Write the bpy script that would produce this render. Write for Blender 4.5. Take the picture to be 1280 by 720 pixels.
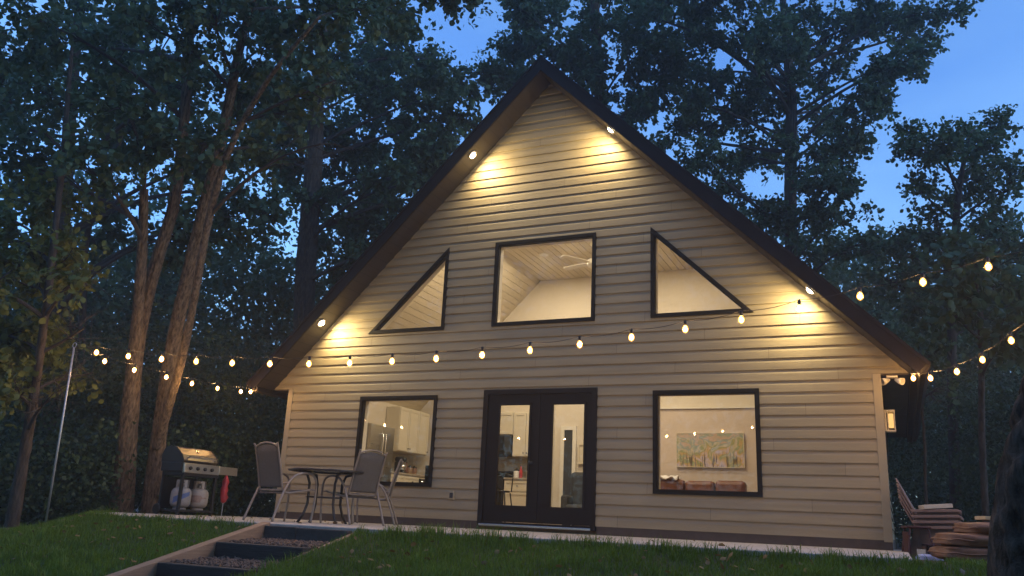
import bpy, math, random
import numpy as np
from mathutils import Vector, Matrix
for _o in list(bpy.data.objects): bpy.data.objects.remove(_o)
S = bpy.context.scene
COL = S.collection
R = math.radians
rnd = random.Random(7)

# ------------------------------------------------------------------ camera
FPX, YAW, PITCH, ROLL = 1037.634, -0.43461, 0.27246, 0.04679
CAM = np.array([5.12407, -12.28954, 0.05596])
def _basis():
    cy, sy, cp, sp = math.cos(YAW), math.sin(YAW), math.cos(PITCH), math.sin(PITCH)
    F = np.array([sy*cp, cy*cp, sp]); r = np.array([cy, -sy, 0]); u = np.cross(r, F)
    c, s = math.cos(ROLL), math.sin(ROLL)
    return c*r+s*u, -s*r+c*u, F
CR, CU, CF = _basis()
cam = bpy.data.objects.new('camera', bpy.data.cameras.new('camera')); COL.objects.link(cam)
cam.data.sensor_width = 36; cam.data.lens = FPX/1280*36; cam.data.clip_end = 2000; cam.data.clip_start = .05
cam.matrix_world = Matrix(((CR[0], CU[0], -CF[0], CAM[0]), (CR[1], CU[1], -CF[1], CAM[1]), (CR[2], CU[2], -CF[2], CAM[2]), (0, 0, 0, 1)))
S.camera = cam
def at(u, v, dep):
    """point seen at photo pixel (u,v) (1280x720) at view depth dep"""
    return CAM + dep*(CF + CR*((u-640)/FPX) + CU*((360-v)/FPX))

# ------------------------------------------------------------------ dusk sky
W = bpy.data.worlds.new('World'); S.world = W; W.use_nodes = True
nt = W.node_tree; nt.nodes.clear()
sky = nt.nodes.new('ShaderNodeTexSky'); sky.sky_type = 'NISHITA'; sky.sun_disc = False
SUN_EL, SUN_ROT = R(16.0), R(95)
sky.sun_elevation = SUN_EL; sky.sun_rotation = SUN_ROT; sky.ozone_density = 4.0; sky.dust_density = .4; sky.air_density = 1.2
tc = nt.nodes.new('ShaderNodeTexCoord')
mp = nt.nodes.new('ShaderNodeMapping'); mp.inputs['Scale'].default_value = (1.6, 1.6, 4.5)
nz = nt.nodes.new('ShaderNodeTexNoise'); nz.inputs['Scale'].default_value = 1.5; nz.inputs['Detail'].default_value = 5; nz.inputs['Roughness'].default_value = .55
cr = nt.nodes.new('ShaderNodeValToRGB'); cr.color_ramp.elements[0].position = .36; cr.color_ramp.elements[1].position = .66
cr.color_ramp.elements[0].color = (.52, .72, 1.05, 1); cr.color_ramp.elements[1].color = (.84, .96, 1.12, 1)
mu = nt.nodes.new('ShaderNodeMix'); mu.data_type = 'RGBA'; mu.blend_type = 'MULTIPLY'; mu.inputs['Factor'].default_value = 1; mu.clamp_result = False
bg = nt.nodes.new('ShaderNodeBackground'); bg.inputs['Strength'].default_value = .15
wo = nt.nodes.new('ShaderNodeOutputWorld')
nt.links.new(tc.outputs['Generated'], mp.inputs['Vector']); nt.links.new(mp.outputs[0], nz.inputs['Vector'])
nt.links.new(nz.outputs['Fac'], cr.inputs['Fac']); nt.links.new(sky.outputs[0], mu.inputs['A']); nt.links.new(cr.outputs[0], mu.inputs['B'])
nt.links.new(mu.outputs['Result'], bg.inputs['Color']); nt.links.new(bg.outputs[0], wo.inputs['Surface'])
sl = bpy.data.objects.new('sun', bpy.data.lights.new('sun', 'SUN')); COL.objects.link(sl)
sl.data.energy = .03; sl.data.angle = R(15); sl.data.color = (1, .8, .65)
sl.rotation_euler = (R(88), 0, -SUN_ROT+math.pi)
S.view_settings.view_transform = 'Standard'; S.view_settings.look = 'None'
S.view_settings.exposure = 1.3; S.view_settings.gamma = 1
S.render.engine = 'CYCLES'
S.cycles.use_denoising = True; S.cycles.max_bounces = 6; S.cycles.diffuse_bounces = 3; S.cycles.transparent_max_bounces = 24
S.cycles.sample_clamp_indirect = 6; S.cycles.caustics_reflective = False; S.cycles.caustics_refractive = False
SOFFIT_W, BULB_L, ROOM_W = 15.0, 250.0, 24.0

# ------------------------------------------------------------------ materials
MATS = {}
def pm(name, col, rough=.6, var=.15, scale=8, bump=0, metal=0, stretch=(1, 1, 1), col2=None, bscale=None, spec=.5, rand=0, coat=0):
    """procedural principled material: noise-varied colour, roughness and fine relief"""
    m = bpy.data.materials.new(name); m.use_nodes = True; t = m.node_tree; b = t.nodes['Principled BSDF']
    c = t.nodes.new('ShaderNodeTexCoord'); mpn = t.nodes.new('ShaderNodeMapping'); mpn.inputs['Scale'].default_value = stretch
    t.links.new(c.outputs['Object'], mpn.inputs['Vector'])
    n = t.nodes.new('ShaderNodeTexNoise'); n.inputs['Scale'].default_value = scale; n.inputs['Detail'].default_value = 6; n.inputs['Roughness'].default_value = .6
    t.links.new(mpn.outputs[0], n.inputs['Vector'])
    r = t.nodes.new('ShaderNodeValToRGB'); r.color_ramp.elements[0].position = .3; r.color_ramp.elements[1].position = .7
    c2 = col2 or [min(1, x*(1+var)) for x in col]; c1 = [x*(1-var) for x in col] if not col2 else col
    r.color_ramp.elements[0].color = (*c1, 1); r.color_ramp.elements[1].color = (*c2, 1)
    t.links.new(n.outputs['Fac'], r.inputs['Fac'])
    out = r.outputs[0]
    if rand:
        oi = t.nodes.new('ShaderNodeObjectInfo'); hs = t.nodes.new('ShaderNodeHueSaturation')
        mr = t.nodes.new('ShaderNodeMapRange'); mr.inputs['To Min'].default_value = 1-rand; mr.inputs['To Max'].default_value = 1+rand
        t.links.new(oi.outputs['Random'], mr.inputs['Value']); t.links.new(mr.outputs[0], hs.inputs['Value']); t.links.new(out, hs.inputs['Color']); out = hs.outputs[0]
    t.links.new(out, b.inputs['Base Color'])
    rr = t.nodes.new('ShaderNodeMapRange'); rr.inputs['To Min'].default_value = max(0, rough-.08); rr.inputs['To Max'].default_value = min(1, rough+.08)
    t.links.new(n.outputs['Fac'], rr.inputs['Value']); t.links.new(rr.outputs[0], b.inputs['Roughness'])
    b.inputs['Metallic'].default_value = metal; b.inputs['Specular IOR Level'].default_value = spec
    if coat: b.inputs['Coat Weight'].default_value = coat
    if bump:
        n2 = t.nodes.new('ShaderNodeTexNoise'); n2.inputs['Scale'].default_value = bscale or scale*3; n2.inputs['Detail'].default_value = 8
        t.links.new(mpn.outputs[0], n2.inputs['Vector'])
        bp = t.nodes.new('ShaderNodeBump'); bp.inputs['Strength'].default_value = bump; bp.inputs['Distance'].default_value = .02
        t.links.new(n2.outputs['Fac'], bp.inputs['Height']); t.links.new(bp.outputs[0], b.inputs['Normal'])
    MATS[name] = m; return m
def emit(name, col, strength):
    m = bpy.data.materials.new(name); m.use_nodes = True; t = m.node_tree; t.nodes.clear()
    e = t.nodes.new('ShaderNodeEmission'); e.inputs[0].default_value = (*col, 1); e.inputs[1].default_value = strength
    o = t.nodes.new('ShaderNodeOutputMaterial'); t.links.new(e.outputs[0], o.inputs[0]); MATS[name] = m; return m
def glass(name, tint=(.97, .98, .97)):
    m = bpy.data.materials.new(name); m.use_nodes = True; t = m.node_tree; t.nodes.clear()
    o = t.nodes.new('ShaderNodeOutputMaterial'); mix = t.nodes.new('ShaderNodeMixShader'); tr = t.nodes.new('ShaderNodeBsdfTransparent'); gl = t.nodes.new('ShaderNodeBsdfGlossy')
    fr = t.nodes.new('ShaderNodeFresnel'); fr.inputs[0].default_value = 1.40; gl.inputs['Roughness'].default_value = .01; tr.inputs[0].default_value = (*tint, 1)
    n = t.nodes.new('ShaderNodeTexNoise'); n.inputs['Scale'].default_value = 1.5; bp = t.nodes.new('ShaderNodeBump'); bp.inputs['Strength'].default_value = .02; bp.inputs['Distance'].default_value = .02
    t.links.new(n.outputs['Fac'], bp.inputs['Height']); t.links.new(bp.outputs[0], gl.inputs['Normal'])
    t.links.new(fr.outputs[0], mix.inputs[0]); t.links.new(tr.outputs[0], mix.inputs[1]); t.links.new(gl.outputs[0], mix.inputs[2]); t.links.new(mix.outputs[0], o.inputs[0])
    MATS[name] = m; return m
def leafmat(name, dark, light, trans=.35):
    m = bpy.data.materials.new(name); m.use_nodes = True; t = m.node_tree; b = t.nodes['Principled BSDF']
    a = t.nodes.new('ShaderNodeAttribute'); a.attribute_name = 'tint'
    r = t.nodes.new('ShaderNodeValToRGB'); r.color_ramp.elements[0].color = (*dark, 1); r.color_ramp.elements[1].color = (*light, 1)
    t.links.new(a.outputs['Fac'], r.inputs['Fac']); t.links.new(r.outputs[0], b.inputs['Base Color'])
    b.inputs['Roughness'].default_value = .55; b.inputs['Specular IOR Level'].default_value = .35
    tl = t.nodes.new('ShaderNodeBsdfTranslucent'); mix = t.nodes.new('ShaderNodeMixShader'); mix.inputs[0].default_value = trans
    t.links.new(r.outputs[0], tl.inputs[0]); o = t.nodes['Material Output']
    t.links.new(b.outputs[0], mix.inputs[1]); t.links.new(tl.outputs[0], mix.inputs[2]); t.links.new(mix.outputs[0], o.inputs[0])
    MATS[name] = m; return m

pm('siding', (.325, .268, .168), .55, .13, 1.6, .3, stretch=(.5, 7, 7), bscale=34, rand=.06)
pm('trim', (.35, .295, .195), .5, .05, 4)
pm('base', (.075, .055, .045), .7, .2, 6, .2)
pm('fascia', (.016, .011, .010), .6, .2, 5, .05, spec=.2)
pm('soffit', (.042, .031, .024), .5, .1, 4)
pm('shingle', (.035, .03, .028), .9, .4, 30, .5)
pm('frame', (.011, .009, .008), .6, .2, 9, spec=.2)
pm('doorwood', (.011, .007, .006), .55, .25, 5, .1, stretch=(6, 6, .6), spec=.25)
pm('drywall', (.62, .55, .45), .8, .03, 2, .04, bscale=60)
pm('drywall2', (.60, .50, .42), .8, .03, 2, .04, bscale=60)
pm('jamb', (.72, .66, .56), .6, .03, 3)
pm('white', (.72, .68, .60), .45, .03, 3)
pm('cabinet', (.66, .60, .48), .45, .03, 2)
pm('plank', (.60, .52, .39), .6, .08, 2.2, .05, stretch=(9, .5, 9), rand=.10)
pm('woodfloor', (.25, .15, .08), .4, .3, 3, stretch=(8, .6, 8))
pm('steel', (.55, .54, .52), .3, .08, 3, metal=1, stretch=(1, 1, 12))
pm('steeldark', (.20, .18, .16), .38, .15, 4, metal=1, stretch=(1, 14, 14))
pm('steelwarm', (.50, .45, .37), .36, .08, 4, metal=1, stretch=(1, 14, 14))
pm('fridgeside', (.30, .28, .25), .45, .05, 3)
pm('chrome', (.6, .6, .6), .2, .05, 5, metal=1)
pm('galv', (.42, .43, .44), .45, .15, 25, metal=.7)
pm('black', (.012, .012, .012), .45, .3, 10, .05)
pm('blackgloss', (.01, .01, .01), .12, .2, 5)
pm('counter', (.36, .31, .25), .3, .3, 25)
pm('backsplash', (.42, .38, .31), .3, .2, 12)
pm('leather', (.16, .055, .028), .42, .3, 7, .25, bscale=40)
pm('throw', (.75, .72, .70), .9, .1, 12, .3)
pm('darkgrey', (.035, .037, .042), .8, .2, 12, .1)
pm('concrete', (.44, .38, .31), .85, .16, 5, .25, bscale=60)
pm('block', (.075, .058, .044), .9, .25, 8, .4)
pm('timber', (.042, .031, .023), .85, .4, 6, .4, stretch=(.5, 5, 5))
pm('board', (.30, .185, .105), .7, .3, 3, .3, stretch=(9, .7, 9))
pm('mulch', (.12, .075, .05), .95, .5, 22, .9)
pm('chip', (.07, .045, .032), .9, .4, 45, .2, col2=(.24, .155, .10))
pm('frameT', (.26, .22, .185), .42, .12, 9, metal=.35)
pm('sling', (.10, .088, .076), .8, .18, 60, .4, bscale=260)
pm('tabledark', (.022, .018, .016), .4, .2, 9)
pm('tankwhite', (.27, .26, .255), .45, .12, 7)
pm('tankrust', (.30, .26, .22), .55, .22, 6, .1, col2=(.38, .33, .28))
pm('tankblue', (.08, .13, .30), .45, .15, 7)
pm('tanktext', (.27, .18, .14), .55, .3, 18)
pm('red', (.42, .03, .035), .5, .3, 14, .3)
pm('maroon', (.055, .014, .016), .5, .2, 9)
pm('adiron', (.25, .165, .13), .55, .12, 5, .06)
pm('paper', (.62, .56, .45), .8, .08, 6)
pm('cushion', (.22, .11, .06), .42, .35, 5, .35, bscale=14)
pm('plyboard', (.55, .42, .24), .7, .1, 7)
pm('bluebag', (.35, .42, .65), .4, .4, 9, .4)
pm('cable', (.01, .01, .01), .6, .1, 5)
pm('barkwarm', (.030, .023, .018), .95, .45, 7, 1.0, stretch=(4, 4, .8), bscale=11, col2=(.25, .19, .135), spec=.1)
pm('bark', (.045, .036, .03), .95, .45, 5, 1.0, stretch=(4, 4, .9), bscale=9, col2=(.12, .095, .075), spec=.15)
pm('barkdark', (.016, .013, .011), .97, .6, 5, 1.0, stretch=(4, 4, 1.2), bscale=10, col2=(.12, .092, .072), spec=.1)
pm('limb', (.055, .045, .038), .9, .3, 6, .4, stretch=(3, 3, 1))
pm('siren', (.62, .55, .42), .5, .05, 5)
glass('glass'); glass('tableglass', (.55, .58, .58))
leafmat('leaf', (.050, .085, .036), (.125, .17, .07))
leafmat('leafblue', (.045, .085, .036), (.115, .17, .07))
leafmat('leaflit', (.090, .115, .025), (.20, .21, .05))  # brighter yellow-green: lamp light put into the leaf colour
leafmat('leafbush', (.030, .060, .026), (.075, .115, .045))
leafmat('grassblade', (.065, .125, .008), (.18, .27, .022), .3)
WARM = (1.0, .62, .28)
emit('filament', (1.0, .55, .19), BULB_L)
m = emit('bulb', (1.0, .42, .07), .8); t = m.node_tree      # clear glass shell glowing round its filament
e = [n for n in t.nodes if n.type == 'EMISSION'][0]; o = [n for n in t.nodes if n.type == 'OUTPUT_MATERIAL'][0]
tr = t.nodes.new('ShaderNodeBsdfTransparent'); ads = t.nodes.new('ShaderNodeAddShader'); t.links.new(tr.outputs[0], ads.inputs[0]); t.links.new(e.outputs[0], ads.inputs[1]); t.links.new(ads.outputs[0], o.inputs[0])
emit('downlight', (1.0, .80, .48), 25)
emit('roomlamp', (1.0, .74, .44), 12)
emit('lantern', (1.0, .55, .18), .5)

# ------------------------------------------------------------------ helpers
class MB:
    def __init__(s): s.v = []; s.f = []
    def add(s, vs, fs):
        o = len(s.v); s.v += [tuple(map(float, p)) for p in vs]; s.f += [tuple(i+o for i in f) for f in fs]; return s
    def box(s, x0, x1, y0, y1, z0, z1, M=None):
        vs = [(x, y, z) for z in (z0, z1) for y in (y0, y1) for x in (x0, x1)]
        if M is not None: vs = [M @ Vector(p) for p in vs]
        return s.add(vs, [(0, 2, 3, 1), (4, 5, 7, 6), (0, 1, 5, 4), (2, 6, 7, 3), (0, 4, 6, 2), (1, 3, 7, 5)])
    def prism(s, poly, f, a, b):
        """polygon of (p,q) swept from a to b; f(p,q,t) -> xyz"""
        n = len(poly); vs = [f(p, q, a) for p, q in poly]+[f(p, q, b) for p, q in poly]
        return s.add(vs, [tuple(range(n))[::-1], tuple(range(n, 2*n))]+[(i, (i+1) % n, n+(i+1) % n, n+i) for i in range(n)])
    def tube(s, pts, rad, n=8, caps=True):
        pts = [Vector(p) for p in pts]
        if not hasattr(rad, '__len__'): rad = [rad]*len(pts)
        vs = []; up = Vector((.13, .21, .97)); prev = None
        for i, p in enumerate(pts):
            d = (pts[min(i+1, len(pts)-1)]-pts[max(i-1, 0)])
            d = d.normalized() if d.length > 1e-9 else Vector((0, 0, 1))
            if prev is None: a = d.cross(up); a = a.normalized() if a.length > 1e-4 else Vector((1, 0, 0))
            else: a = (prev-d*prev.dot(d)).normalized()
            prev = a; b = d.cross(a)
            for k in range(n):
                t = 2*math.pi*k/n; vs.append(p+(a*math.cos(t)+b*math.sin(t))*rad[i])
        fs = [(i*n+k, i*n+(k+1) % n, (i+1)*n+(k+1) % n, (i+1)*n+k) for i in range(len(pts)-1) for k in range(n)]
        if caps: fs += [tuple(range(n))[::-1], tuple(range((len(pts)-1)*n, len(pts)*n))]
        return s.add(vs, fs)
    def lathe(s, prof, n=16, o=(0, 0, 0), M=None):
        vs = []
        for r, z in prof:
            for k in range(n):
                t = 2*math.pi*k/n; p = Vector((r*math.cos(t), r*math.sin(t), z))
                if M is not None: p = M @ p
                vs.append((p[0]+o[0], p[1]+o[1], p[2]+o[2]))
        m = len(prof); fs = [(i*n+k, i*n+(k+1) % n, (i+1)*n+(k+1) % n, (i+1)*n+k) for i in range(m-1) for k in range(n)]
        fs += [tuple(range(n))[::-1], tuple(range((m-1)*n, m*n))]
        return s.add(vs, fs)
    def build(s, name, mat, parent=None, smooth=False, bevel=0, **kw):
        me = bpy.data.meshes.new(name); me.from_pydata(s.v, [], s.f); me.update()
        return link(name, me, mat, parent, smooth, bevel)
def link(name, me, mat, parent=None, smooth=False, bevel=0):
    o = bpy.data.objects.new(name, me); COL.objects.link(o)
    if mat and not me.materials: me.materials.append(MATS[mat])
    if smooth: me.polygons.foreach_set('use_smooth', [True]*len(me.polygons))
    if bevel:
        b = o.modifiers.new('bevel', 'BEVEL'); b.width = bevel; b.segments = 2; b.limit_method = 'ANGLE'
    if parent: o.parent = parent
    return o
def tag(o, label, cat, group=None):
    o['label'] = label; o['category'] = cat
    if group: o['group'] = group
    return o
def thing(name, label, cat, loc=(0, 0, 0), rz=0, group=None):
    o = bpy.data.objects.new(name, None); COL.objects.link(o); o.location = loc; o.rotation_euler = (0, 0, rz); o.empty_display_size = .1
    return tag(o, label, cat, group)
def structure(o): o['kind'] = 'structure'; return o
def stuff(o): o['kind'] = 'stuff'; return o
def copy_tree(o, parent=None):
    c = o.copy(); COL.objects.link(c); c.parent = parent
    for ch in o.children: copy_tree(ch, c)
    return c
def disk_lamp(name, parent, loc, direction, radius, watts, col):
    l = bpy.data.objects.new(name, bpy.data.lights.new(name, 'AREA')); COL.objects.link(l)
    l.data.shape = 'DISK'; l.data.size = radius*2; l.data.energy = watts; l.data.color = col
    l.location = loc; l.rotation_euler = Vector(direction).to_track_quat('-Z', 'Y').to_euler(); l.parent = parent; return l
def npmesh(name, V, T, tint=None):
    me = bpy.data.meshes.new(name); V = np.asarray(V, np.float32); T = np.asarray(T, np.int32)
    me.vertices.add(len(V)); me.vertices.foreach_set('co', V.ravel())
    me.loops.add(T.size); me.loops.foreach_set('vertex_index', T.ravel())
    me.polygons.add(len(T)); me.polygons.foreach_set('loop_start', np.arange(0, T.size, 3, dtype=np.int32)); me.polygons.foreach_set('loop_total', np.full(len(T), 3, np.int32))
    me.update(calc_edges=True)
    if tint is not None:
        a = me.attributes.new('tint', 'FLOAT', 'POINT'); a.data.foreach_set('value', np.asarray(tint, np.float32))
    return me

# ------------------------------------------------------------------ ground
ZS = -.10                                   # patio top
def gz(x, y):
    x = np.asarray(x, float); y = np.asarray(y, float)
    t1 = -4.5-y; t2 = -.73*(x+4.2)-.684*(y+4.5)
    t = np.maximum(np.maximum(t1, t2), 0)
    drop = 1.55*(1-np.exp(-(t*.26/1.55)*(1+.25*t/6)))
    bumps = .018*np.sin(1.7*x+.6*y)*np.sin(1.1*y-.5*x+1)+.010*np.sin(3.9*x+1)*np.cos(3.1*y)
    drop = drop+.22*np.clip(np.minimum(x-5.21, y+2.4)*2, 0, 1)
    far = np.clip((np.hypot(x, y-3)-14)/40, 0, 1)
    return -.145-drop+bumps*np.clip(t*2, 0, 1)+far*1.2*np.sin(.05*x+1)*np.cos(.04*y)
def axis(a, b, st, extra):
    v = list(np.arange(a, b, st))+[a-3, a-7, a-14, a-30, a-70, a-180, b+3, b+7, b+14, b+30, b+70, b+180]+extra
    return np.array(sorted(set(round(float(q), 4) for q in v)))
STX0, STX1, STY1 = -1.40, -.20, -7.95
xs = axis(-12, 10, .4, [STX0-.005, STX0+.005, STX1-.005, STX1+.005]); ys = axis(-14, 12, .4, [-4.495, -4.505, STY1+.005, STY1-.005])
X, Y = np.meshgrid(xs, ys); Z = gz(X, Y)
Z[(X > STX0) & (X < STX1) & (Y < -4.5) & (Y > STY1)] = -1.5
nx, ny = len(xs), len(ys); I = np.arange(nx*ny).reshape(ny, nx)
q = np.stack([I[:-1, :-1], I[:-1, 1:], I[1:, 1:], I[1:, :-1]], -1).reshape(-1, 4)
gm = npmesh('ground', np.stack([X, Y, Z], -1).reshape(-1, 3), np.concatenate([q[:, [0, 1, 2]], q[:, [0, 2, 3]]]))
m = pm('earth', (.035, .05, .015), .95, .3, 3, .6)
t = m.node_tree; b = t.nodes['Principled BSDF']; tcn = [n for n in t.nodes if n.type == 'TEX_COORD'][0]
lit = t.nodes.new('ShaderNodeTexNoise'); lit.inputs['Scale'].default_value = 9; lit.inputs['Detail'].default_value = 8
lr = t.nodes.new('ShaderNodeValToRGB'); lr.color_ramp.elements[0].color = (.02, .014, .009, 1); lr.color_ramp.elements[1].color = (.11, .07, .04, 1)
sp = t.nodes.new('ShaderNodeSeparateXYZ'); wn = t.nodes.new('ShaderNodeTexNoise'); wn.inputs['Scale'].default_value = 1.2
ma = t.nodes.new('ShaderNodeMath'); ma.operation = 'MULTIPLY_ADD'; ma.inputs[1].default_value = 1.6
mrg = t.nodes.new('ShaderNodeMapRange'); mrg.inputs['From Min'].default_value = -3.2; mrg.inputs['From Max'].default_value = -2.2
t.links.new(tcn.outputs['Object'], lit.inputs['Vector']); t.links.new(tcn.outputs['Object'], wn.inputs['Vector']); t.links.new(tcn.outputs['Object'], sp.inputs[0])
t.links.new(lit.outputs['Fac'], lr.inputs['Fac']); t.links.new(wn.outputs['Fac'], ma.inputs[0]); t.links.new(sp.outputs['Y'], ma.inputs[2]); t.links.new(ma.outputs[0], mrg.inputs['Value'])
mixc = t.nodes.new('ShaderNodeMix'); mixc.data_type = 'RGBA'; old = b.inputs['Base Color'].links[0].from_socket
t.links.new(mrg.outputs[0], mixc.inputs['Factor']); t.links.new(old, mixc.inputs['A']); t.links.new(lr.outputs[0], mixc.inputs['B']); t.links.new(mixc.outputs['Result'], b.inputs['Base Color'])
structure(link('ground', gm, 'earth', smooth=True))

PATIO = [(-4.2, -4.5), (5.20, -4.5), (5.20, 1.2), (-5.75, 1.2), (-5.75, -2.9)]
mb = MB(); mb.prism(PATIO, lambda p, q, t: (p, q, t), -.32, ZS)
structure(mb.build('patio', 'concrete', bevel=.012))

# ------------------------------------------------------------------ house
house = thing('house', 'beige lap-sided gable house with steep dark roof and lit windows', 'house')
HW, HB, AP = 5.02, 8.0, 7.60               # half width, back, soffit-plane apex
WIN = [(-3.412, -1.868, .527, 2.034), (1.868, 3.412, .527, 2.034), (-.908, .908, 3.185, 4.665)]
DOOR = (-.975, .975, -.06, 2.10)
TZ0, TZ1, TI, TO = 3.177, 4.657, 1.834, 3.367
tri_x = lambda z: TO-(TO-TI)*(z-TZ0)/(TZ1-TZ0)
OPEN = [(w[2], w[3], (lambda z, a=w[0]: a), (lambda z, b=w[1]: b)) for w in WIN+[DOOR]]
OPEN += [(TZ0, TZ1, lambda z: -tri_x(z), lambda z: -TI), (TZ0, TZ1, lambda z: TI, tri_x)]
def intervals(z, half, seams=()):
    X = half(z); iv = [(-X, X)]
    for q in seams: iv = [w for a, b in iv for w in (((a, q-.0018), (q+.0018, b)) if a+.3 < q < b-.3 else ((a, b),))]
    for z0, z1, fl, fr in OPEN:
        if z0 < z < z1:
            l, r = fl(z), fr(z); out = []
            for a, b in iv:
                if r <= a or l >= b: out.append((a, b)); continue
                if l > a: out.append((a, l))
                if r < b: out.append((r, b))
            iv = out
    return iv
CORN = 4.925
half_sid = lambda z: CORN if z < 2.21 else AP-z-.004
EXPO, Z0 = .1635, .0225
PROF = [(0, -.025), (.62, -.020), (.74, -.013), (.86, -.006), (1, -.003)]
nc = int((AP-Z0)/EXPO)
for k in range(nc+1):
    z0 = Z0+k*EXPO; z1 = min(z0+EXPO, AP-.03)
    if z1-z0 < .02: break
    zs = sorted(set([round(z0+p*EXPO, 5) for p, _ in PROF if z0+p*EXPO <= z1+1e-6]+[round(z, 5) for o in OPEN for z in o[:2] if z0 < z < z1]+([2.21] if z0 < 2.21 < z1 else [])+[round(z1, 5)]))
    yo = lambda z: float(np.interp((z-z0)/EXPO, [p for p, _ in PROF], [y for _, y in PROF]))
    sm = [-6+(k*1.37 % 3.66)+3.66*j for j in range(4)]
    isl = []                                 # islands of this course
    prev = []
    for a, b in zip(zs, zs[1:]):
        if b-a < 1e-4: continue
        ia, ib = intervals(a+1e-5, half_sid, sm), intervals(b-1e-5, half_sid, sm); cur = []
        if len(ia) != len(ib): ia = ib = intervals((a+b)/2, half_sid, sm)
        for (l0, r0), (l1, r1) in zip(ia, ib):
            hit = [i for (l, r, i) in prev if min(r, r0)-max(l, l0) > .01]
            if hit:
                i = hit[0]
                for j in hit[1:]:
                    isl[i].v, isl[i].f = isl[i].add(isl[j].v, isl[j].f).v, isl[i].f; isl[j].v = []; isl[j].f = []
                    prev = [(l, r, i if n == j else n) for l, r, n in prev]; cur = [(l, r, i if n == j else n) for l, r, n in cur]
            else: isl.append(MB()); i = len(isl)-1
            M_ = isl[i]
            M_.add([(l0, yo(a), a), (r0, yo(a), a), (r1, yo(b), b), (l1, yo(b), b)], [(0, 1, 2, 3)])
            if a == zs[0]: M_.add([(l0, 0, a), (r0, 0, a), (r0, yo(a), a), (l0, yo(a), a)], [(0, 1, 2, 3)])
            cur.append((l1, r1, i))
        prev = cur
    for M_ in isl:
        if M_.f: M_.build('siding_board', 'siding', house)
for s in (-1, 1):                            # corner boards, side walls
    mb = MB(); a, b = sorted((s*CORN, s*(HW+.012))); mb.box(a, b, -.032, .06, .0, 2.205); mb.build('corner_board', 'trim', house, bevel=.004)
    mb = MB()
    for k in range(13):
        z = Z0+k*EXPO; mb.add([(s*(HW+.004), .06, z), (s*(HW+.004), HB, z), (s*(HW-.014), HB, z+EXPO), (s*(HW-.014), .06, z+EXPO)], [(0, 1, 2, 3) if s > 0 else (3, 2, 1, 0)])
    mb.build('side_siding', 'siding', house)
mb = MB(); mb.box(-HW-.004, -.995, -.018, .05, ZS-.02, .03); mb.box(.995, HW+.004, -.018, .05, ZS-.02, .03); mb.box(HW-.05, HW+.004, .05, HB, ZS-.05, .03); mb.box(-HW-.004, -HW+.05, .05, HB, ZS-.05, .03)
mb.build('base_skirt', 'base', house)
# inner front wall sheet (same openings)
mb = MB(); half_in = lambda z: min(4.9, 7.35-z); zb = sorted(set([-.1, 2.45, 7.3]+[z for o in OPEN for z in o[:2] if z > -.1]))
for a, b in zip(zb, zb[1:]):
    for (l0, r0), (l1, r1) in zip(intervals(a+1e-5, half_in), intervals(b-1e-5, half_in)):
        mb.add([(l0, .15, a), (r0, .15, a), (r1, .15, b), (l1, .15, b)], [(0, 1, 2, 3)])
mb.build('inner_wall', 'drywall', house)
mb = MB(); zb = sorted(set([.03, 2.21, AP-.06]+[z for o in OPEN for z in o[:2] if z > .03]))   # dark sheathing plane added behind the boards to stop light leaking at seams
for a, b in zip(zb, zb[1:]):
    for (l0, r0), (l1, r1) in zip(intervals(a+1e-5, half_sid), intervals(b-1e-5, half_sid)): mb.add([(l0, .006, a), (r0, .006, a), (r1, .006, b), (l1, .006, b)], [(0, 1, 2, 3)])
mb.build('sheathing', 'base', house)
mb = MB(); mb.prism([(-4.95, 0), (4.95, 0), (4.95, 2.3), (5.3, 2.3), (0, AP-.02), (-5.3, 2.3), (-4.95, 2.3)], lambda p, q, t: (p, t, q), HB-.12, HB); mb.build('back_gable', 'siding', house)
# roof: two slabs
roof_top = AP+.27
roof = None
mb = MB()
for s in (-1, 1):
    mb.prism([(0, roof_top), (s*5.62, roof_top-5.62), (s*5.50, AP-5.50), (0, AP+.003)], lambda p, q, t: (p, t, q), -.47, HB+.4)
roof = mb.build('roof', 'shingle', house)
for s in (-1, 1):                            # rake fascia boards and drip edge
    mb = MB(); mb.prism([(0, roof_top-.012), (s*5.61, roof_top-5.622), (s*5.475, AP-5.48), (0, AP-.005)], lambda p, q, t: (p, t, q), -.502, -.474); mb.build('rake_fascia', 'fascia', roof, bevel=.004)
    mb = MB(); mb.prism([(0, roof_top+.012), (s*5.64, roof_top-5.628), (s*5.61, roof_top-5.665), (0, roof_top-.03)], lambda p, q, t: (p, t, q), -.518, -.503); mb.build('drip_edge', 'fascia', roof)
    # ribbed rake soffit panels
    mb = MB(); n = 40; L = 5.40
    for i in range(n):
        a, b = i*L/n, (i+1)*L/n; g = .012
        x0, x1 = s*a, s*(b-g); x2 = s*b
        for (p, q, d0, d1) in ((x0, x1, .012, .012), (x1, x2, .004, .004)):
            vs = [(p, -.474, AP-abs(p)-d0), (q, -.474, AP-abs(q)-d1), (q, -.001, AP-abs(q)-d1), (p, -.001, AP-abs(p)-d0)]
            mb.add(vs, [(0, 1, 2, 3)])
    mb.build('soffit', 'soffit', roof)
    mb = MB(); a, b = sorted((s*(HW+.013), s*5.385)); mb.box(a, b, .0, HB, 2.19, 2.208); mb.build('eave_soffit', 'soffit', roof)
    mb = MB(); mb.prism([(s*5.40, 2.12), (s*5.57, 2.12), (s*5.63, 2.20), (s*5.63, 2.24), (s*5.60, 2.24), (s*5.55, 2.15), (s*5.42, 2.15), (s*5.42, 2.22), (s*5.40, 2.22)], lambda p, q, t: (p, t, q), -.46, HB+.3); mb.build('gutter', 'fascia', roof)
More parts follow.
